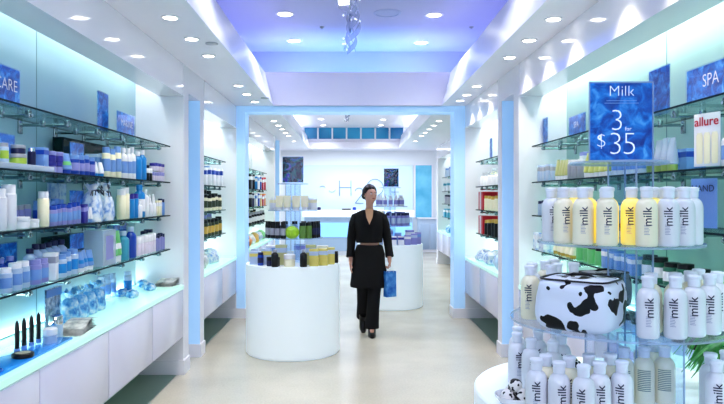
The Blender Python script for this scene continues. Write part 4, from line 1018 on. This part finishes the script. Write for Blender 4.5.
# hanging glass sculptures
M_gl = clear('sculpture_glass', (225,230,245), .55, .35, (205,212,235))
def pendant(x, y, zt, zb, label, s=1):
    o = empty('hanging_glass_sculpture', (x,y,zt), label, 'pendant'); h = zt-zb
    bm = bmesh.new(); tube(bm, [(0,0,0),(0,0,-h+.15)], .006, 8); part('rod', bm, M_steel, o)
    bm = bmesh.new(); lathe(bm, [(.05,0),(.05,-.02),(.02,-.03)], 20); part('ceiling_rose', bm, M_white, o)
    rnd = random.Random(3)
    for k in range(4):
        bm = bmesh.new(); prev = None; ph = k*PI/2; n = 44; hb = .62*s
        for i in range(n+1):
            t = i/n; a = ph+t*PI*3.1; R_ = (.055+.04*math.sin(t*PI*1.2+k))*s; z = -h+hb-hb*t
            c = Vector((R_*math.cos(a), R_*math.sin(a), z)); w = .028*s
            cur = (bm.verts.new(c+Vector((0,0,w))), bm.verts.new(c+Vector((.02*math.cos(a),.02*math.sin(a),-w))))
            if prev: bm.faces.new((prev[0],prev[1],cur[1],cur[0]))
            prev = cur
        part('glass_ribbon', bm, M_gl, o)
    bm = bmesh.new()
    for i in range(16):
        a = rnd.uniform(0,2*PI); z = -h+rnd.uniform(0,.55)*s; R_ = .09*s
        bmesh.ops.create_icosphere(bm, subdivisions=1, radius=.011*s, matrix=Matrix.Translation((R_*math.cos(a),R_*math.sin(a),z)))
    g = part('crystal_drops', bm, mat('crystal_white',(245,245,255),.1,emis=(240,245,255),es=.6), o)
    for k, (dx, dz, rx) in enumerate([(-.055,-h+.42*s,.6),(.085,-h+.52*s,-.7)]):
        bm = bmesh.new(); lathe(bm, [(.02,-.05),(.035,-.045),(.035,.045),(.02,.05)], 16)
        L2 = part('spot_lamp', bm, mat('lamp_shade_white',(250,250,235),.3,emis=(255,255,225),es=1.2), o, (dx*s,-.08*s,dz)); L2.rotation_euler = (rx*.4,rx+PI/2*0.6,0)
pendant(-.0, 5.9, 3.7, 2.96, 'hanging twisted glass light sculpture in the front raised ceiling')
pendant(-.06, 11.6, 3.32, 2.98, 'smaller-looking hanging glass sculpture beyond the portal', .55)

# ------------------------------------------------------------------ person
def skin_body(name, nodes, edges, m, root=0, sub=2):
    me = bpy.data.meshes.new(name); me.from_pydata([n[0] for n in nodes], edges, [])
    o = bpy.data.objects.new(name, me); C.objects.link(o); me.materials.append(m)
    md = o.modifiers.new('skin','SKIN'); md.use_smooth_shade = True; md.branch_smoothing = .4
    for i, n in enumerate(nodes):
        r = n[1]; o.data.skin_vertices[0].data[i].radius = r if isinstance(r, tuple) else (r, r)
    o.data.skin_vertices[0].data[root].use_root = True
    sb = o.modifiers.new('sub','SUBSURF'); sb.levels = sub; sb.render_levels = sub
    return o
M_skin = mat('warm_skin', (206,158,138), .5)
M_cloth = mat('black_cloth', (7,7,10), .85)
M_cloth2 = mat('charcoal_cloth', (12,12,16), .85)
M_hair = mat('dark_brown_hair', (26,18,18), .45)
M_boot = mat('black_boot', (10,10,14), .3)
px0, py0 = .222, 7.42
K = 1.0
nodes, edges, idx = [], [], {}
def N_(k, p, r, par=None):
    idx[k] = len(nodes); nodes.append((p, r))
    if par: edges.append((idx[par], idx[k]))
# facing the camera (-Y); +X is image right (her left side)
N_('pelvis',(0,.01,.93),(.135,.095))
N_('belly',(.0,.0,1.06),(.115,.08),'pelvis'); N_('chest',(.0,.0,1.24),(.135,.095),'belly'); N_('upper',(.0,.01,1.37),(.12,.075),'chest')
N_('neck0',(.0,.01,1.45),(.05,.05),'upper'); N_('neck1',(.004,-.005,1.52),(.045,.046),'neck0'); N_('jaw',(.012,-.022,1.565),(.058,.068),'neck1'); N_('head',(.01,-.008,1.63),(.072,.088),'jaw'); N_('crown',(.008,.0,1.685),(.055,.066),'head')
for s, sn in ((-1,'r'),(1,'l')):
    N_('sh'+sn,(s*.145,.012,1.365),.044,'upper')
    if s < 0: el, wr, pm, fd = Vector((-.205,.03,1.12)), Vector((-.215,-.03,.89)), Vector((-.217,-.048,.83)), Vector((0,-.12,-1)).normalized()
    else:     el, wr, pm, fd = Vector((.212,.04,1.12)), Vector((.232,-.05,.90)), Vector((.235,-.068,.845)), Vector((0,-.10,-1)).normalized()
    N_('el'+sn, tuple(el), .037,'sh'+sn); N_('wr'+sn, tuple(wr), (.022,.026),'el'+sn); N_('pm'+sn, tuple(pm), (.015,.034),'wr'+sn)
    N_('kn'+sn, tuple(pm+fd*.03), (.013,.036),'pm'+sn)
    side = Vector((0,-1,.12)).normalized()
    base = pm+fd*.03
    for fi, (off, ln) in enumerate(((-.030,.066),(-.010,.076),(.010,.072),(.029,.056))):
        b0 = base+side*(-off)+fd*.012; c_in = Vector((-s*.55,0,0))
        N_(f'f{sn}{fi}a', tuple(b0), .0088,'kn'+sn)
        if s < 0: p1 = b0+(fd*.85+c_in*.25)*ln*.45; p2 = p1+(fd*.8+c_in*.7)*ln*.35; p3 = p2+(fd*.55+c_in*1.1)*ln*.25
        else:     p1 = b0+(fd*.6+c_in*1.0)*ln*.45; p2 = p1+(fd*-.15+c_in*1.5)*ln*.35; p3 = p2+(fd*-1.0+c_in*.2)*ln*.3
        N_(f'f{sn}{fi}b', tuple(p1), .0085,f'f{sn}{fi}a'); N_(f'f{sn}{fi}c', tuple(p2), .008,f'f{sn}{fi}b'); N_(f'f{sn}{fi}d', tuple(p3), .0072,f'f{sn}{fi}c')
    t0 = pm+Vector((0,-.036,.005)); N_('t'+sn+'a', tuple(t0), .010,'pm'+sn); N_('t'+sn+'b', tuple(t0+Vector((-s*.012,-.018,-.028))), .0095,'t'+sn+'a'); N_('t'+sn+'c', tuple(t0+Vector((-s*.024,-.016,-.05))), .008,'t'+sn+'b')
# legs: her left (image right, +X) leg steps forward, right leg trails
N_('hipl',(.08,.0,.86),.088,'pelvis'); N_('knl',(.055,-.05,.50),.058,'hipl'); N_('anl',(.03,-.03,.10),.038,'knl'); N_('tol',(.03,-.15,.035),(.036,.024),'anl')
N_('hipr',(-.08,.02,.86),.088,'pelvis'); N_('knr',(-.065,.01,.50),.058,'hipr'); N_('anr',(-.065,.26,.155),.038,'knr'); N_('tor',(-.065,.2,.045),(.036,.024),'anr')
person = skin_body('person', nodes, edges, M_skin)
person.location = (px0, py0, 0)
tag(person, 'person in black walking towards the camera holding a small blue bag', 'person')
# face & hair
hy = math.radians(24)                # head turned to image right
Hc = Vector((.010,-.008,1.635))
def hp(x, y, z):                     # head-local to body space
    return Hc + Vector((x*math.cos(hy)-y*math.sin(hy), x*math.sin(hy)+y*math.cos(hy), z))
def blob(name, c, rx, ry, rz_, m, parent, sub=2, rot=hy):
    bm = bmesh.new(); bmesh.ops.create_icosphere(bm, subdivisions=sub, radius=1)
    for v in bm.verts: v.co = Vector((v.co.x*rx, v.co.y*ry, v.co.z*rz_))
    return part(name, bm, m, parent, c, rot)
blob('face', hp(0,-.028,-.018), .064,.070,.088, M_skin, person, 3)
for s in (-1,1):
    e = blob('eye', hp(s*.026,-.089,.002), .011,.007,.0065, M_white, person); blob('iris', Vector((0,-.004,0)), .005,.0045,.005, M_hair, e, 1, 0)
    blob('eyebrow', hp(s*.027,-.091,.018), .015,.004,.003, M_hair, person)
    blob('ear', hp(s*.068,-.005,-.008), .009,.018,.028, M_skin, person)
bm = bmesh.new(); loft(bm, [(0,-.012,-.03,.004,.004),(0,-.010,-.026,.013,.014),(0,-.005,-.01,.007,.009),(0,0,.008,.004,.004)], 10); part('nose', bm, M_skin, person, hp(0,-.092,.0), hy)
blob('mouth', hp(0,-.090,-.052), .020,.006,.0055, mat('lip_red',(150,70,74),.4), person)
bm = bmesh.new(); bmesh.ops.create_icosphere(bm, subdivisions=4, radius=1)
for v in bm.verts:
    c = v.co.copy(); front = -c.y
    if front > .35 and c.z < .52: c = c*.80
    if c.z < -.35: c.x *= .85
    v.co = Vector((c.x*.083, c.y*.100, c.z*.105))*(1+.03*noise.noise(c*6))
part('hair', bm, M_hair, person, hp(0,.012,.012), hy)
blob('hair_bun', hp(-.01,.115,-.02), .042,.042,.045, M_hair, person, 3)
# clothing
def swept(name, pts, m, n=20, bump=.0, parent=person):
    bm = bmesh.new(); loft(bm, pts, n)
    if bump:
        for v in bm.verts:
            k = noise.noise(v.co*9); v.co.x += bump*k; v.co.y += bump*noise.noise(v.co*9+Vector((5,0,0)))
    return part(name, bm, m, parent)
jk = swept('black_jacket', [(0,.005,1.075,.150,.120),(0,.005,1.10,.158,.124),(0,.0,1.18,.155,.122),(0,.0,1.26,.165,.125),(0,.005,1.34,.178,.115),(0,.012,1.39,.182,.098),(0,.014,1.425,.140,.082),(0,.014,1.447,.085,.066),(0,.020,1.452,.060,.045)], M_cloth, 28, .006)
for s, el, wr in ((-1,(-.205,.03,1.12),(-.218,-.028,.905)),(1,(.212,.04,1.12),(.234,-.048,.915))):
    bm = bmesh.new(); tube(bm, [(s*.11,.012,1.385),(s*.150,.014,1.365),(s*.178,.02,1.28),el,((el[0]+wr[0])/2,(el[1]+wr[1])/2,(el[2]+wr[2])/2),wr], [.045,.060,.060,.052,.046,.049], 16)
    part('sleeve', bm, M_cloth, jk)
    bm = bmesh.new(); quad(bm, [(s*.006,-.135,1.26),(s*.05,-.115,1.40),(s*.075,-.075,1.44),(s*.06,-.13,1.30)]); part('lapel', bm, M_cloth2, jk)
bm = bmesh.new(); f = [(-.048,-.055,1.468),(.048,-.055,1.468),(.036,-.119,1.37),(.0,-.134,1.285),(-.036,-.119,1.37)]
quad(bm, f); part('neckline_skin', bm, mat('scarf_gold_skin',(196,156,118),.5), person)
# long tunic flaring to mid-thigh
swept('black_tunic', [(0,.0,1.045,.142,.108),(0,.0,1.03,.150,.115),(0,.005,.94,.175,.135),(0,.01,.82,.195,.155),(.0,.01,.70,.212,.175),(.0,.015,.59,.220,.19),(.0,.015,.56,.215,.185)], M_cloth, 32, .02)
tr = bmesh.new()
loft(tr, [(.08,.0,.86,.098,.1),(.07,-.03,.66,.085,.09),(.055,-.05,.50,.075,.08),(.042,-.04,.3,.073,.078),(.03,-.03,.12,.082,.088),(.03,-.03,.09,.083,.09)], 20)
part('trouser_leg', tr, M_cloth2, person)
tr = bmesh.new()
tube(tr, [(-.08,.02,.88),(-.072,.015,.68),(-.065,.015,.50),(-.065,.14,.33),(-.065,.245,.175)], [.098,.086,.078,.074,.080], 18)
part('trouser_leg', tr, M_cloth2, person)
def boot(loc, rx):
    bm = bmesh.new()
    loft(bm, [(0,.0,.17,.045,.052),(0,.0,.10,.046,.055),(0,-.015,.07,.046,.075),(0,-.045,.045,.045,.11),(0,-.052,.012,.046,.118),(0,-.052,.0,.044,.115)], 20)
    for v in bm.verts:
        if v.co.y < -.1: v.co.x *= .82
    b = part('boot', bm, M_boot, person, loc); b.rotation_euler.x = rx
    bm = bmesh.new(); box(bm, -.03,.03,.02,.07,-.001,.03,0,.004); part('boot_heel', bm, M_boot, b)
boot((.03,-.03,.002), 0); boot((-.065,.245,.085), math.radians(38))
# shopping bag
hx, hyy = px0+.235, py0-.09
sb = empty('shopping_bag', (hx,hyy,.46), 'small glossy blue paper shopping bag held in the person\'s hand', 'bag', None, .5)
bm = bmesh.new(); w, d, h = .066, .035, .29
vs = [[bm.verts.new((a*w,b*d*(1 if z == 0 else .8),z)) for a,b in ((-1,-1),(1,-1),(1,1),(-1,1))] for z in (0,h)]
bm.faces.new(vs[0][::-1])
for i in range(4): bm.faces.new((vs[0][i],vs[0][(i+1)%4],vs[1][(i+1)%4],vs[1][i]))
part('bag_body', bm, noise_mat('blue_bag_paper',[(.3,(40,100,190)),(.6,(80,150,220)),(.8,(150,200,240))],scale=14,rough=.25), sb, smooth=False)
for s in (-1,1):
    bm = bmesh.new(); tube(bm, [(-.03,s*.028,h-.01),(-.022,s*.018,h+.05),(0,s*.004,h+.074),(.022,s*.018,h+.05),(.03,s*.028,h-.01)], .0025, 6); part('rope_handle', bm, M_white, sb)

# ------------------------------------------------------------------ lights
def area(name, loc, rot, sx, sy, power, color):
    l = bpy.data.lights.new(name,'AREA'); l.shape = 'RECTANGLE'; l.size = sx; l.size_y = sy; l.energy = power; l.color = color
    o = bpy.data.objects.new(name, l); C.objects.link(o); o.location = loc; o.rotation_euler = rot
    return o
# cove strips of the front raised ceiling (hidden behind the fascias, shining up)
area('cove_left', (-1.45,3.5,2.95), (PI,0,0), .25, 11, 18, (.46,.50,1)); area('cove_right', (1.65,3.5,2.95), (PI,0,0), .25, 11, 18, (.46,.50,1))
area('cove_back', (.1,8.9,2.95), (PI,0,0), 2.4, .25, 13, (.07,.42,1))
# far tray cove
area('cove_far_left', (-1.35,12.6,2.95), (PI,0,0), .2, 6, 22, (.7,.82,1)); area('cove_far_right', (1.6,12.6,2.95), (PI,0,0), .2, 6, 22, (.7,.82,1))
# niche light strips behind the soffit boards, shining down
for (x, y0, y1, p) in ((-1.83,-.4,5.7,13),(1.85,-.4,5.7,20),(-1.83,6.62,8.4,7),(1.85,6.62,8.4,7),(-1.83,8.8,12.6,12),(2.4,8.9,15.2,17)):
    area('niche_strip', (x,(y0+y1)/2,2.76), (0,0,0), .12, y1-y0, p, (.93,1,.95))
for (x, y0, y1, p) in ((-1.905,.5,5.7,8),(1.925,.5,5.7,8),(-1.905,6.62,8.4,4),(1.925,6.62,8.4,4),(-1.905,8.8,12.6,5)):
    area('counter_glow_fill', (x,(y0+y1)/2,.815), (PI,0,0), .03, y1-y0, p, (.82,1,.93))  # added strip, stands in for countertop glow on the back glass
# added fill panels without fixtures: far room, and behind the camera
area('far_room_fill', (0,17.2,2.93), (0,0,0), 4, 1.6, 75, (.92,.96,1))
area('fill_behind_camera', (0,-1.8,2.2), (math.radians(75),0,0), 3, 1.6, 50, (.76,.79,1))
w = bpy.data.worlds.new('world'); bpy.context.scene.world = w; w.use_nodes = True
w.node_tree.nodes['Background'].inputs[0].default_value = (.72,.78,1,1); w.node_tree.nodes['Background'].inputs[1].default_value = .15

# ------------------------------------------------------------------ camera
cam = bpy.data.cameras.new('camera'); co = bpy.data.objects.new('camera', cam); C.objects.link(co)
co.location = (0,0,CH); co.rotation_euler = (PI/2,0,0)
cam.sensor_width = 36; cam.lens = F/724*36; cam.shift_x = (362-VX)/724; cam.shift_y = -(202-VY)/724; cam.clip_start = .05
bpy.context.scene.camera = co
sc = bpy.context.scene
sc.view_settings.view_transform = 'Standard'; sc.view_settings.exposure = .3; sc.view_settings.look = 'Medium High Contrast'
sc.cycles.max_bounces = 8; sc.cycles.transparent_max_bounces = 24; sc.cycles.use_denoising = True
dup = [k for k, v in LABELS.items() if len(v) > 1]
bad = [k for k in LABELS if not 4 <= len(k.split()) <= 16]
print('DUPLABELS', dup[:20], 'BADLEN', bad[:20], 'N', sum(len(v) for v in LABELS.values()))
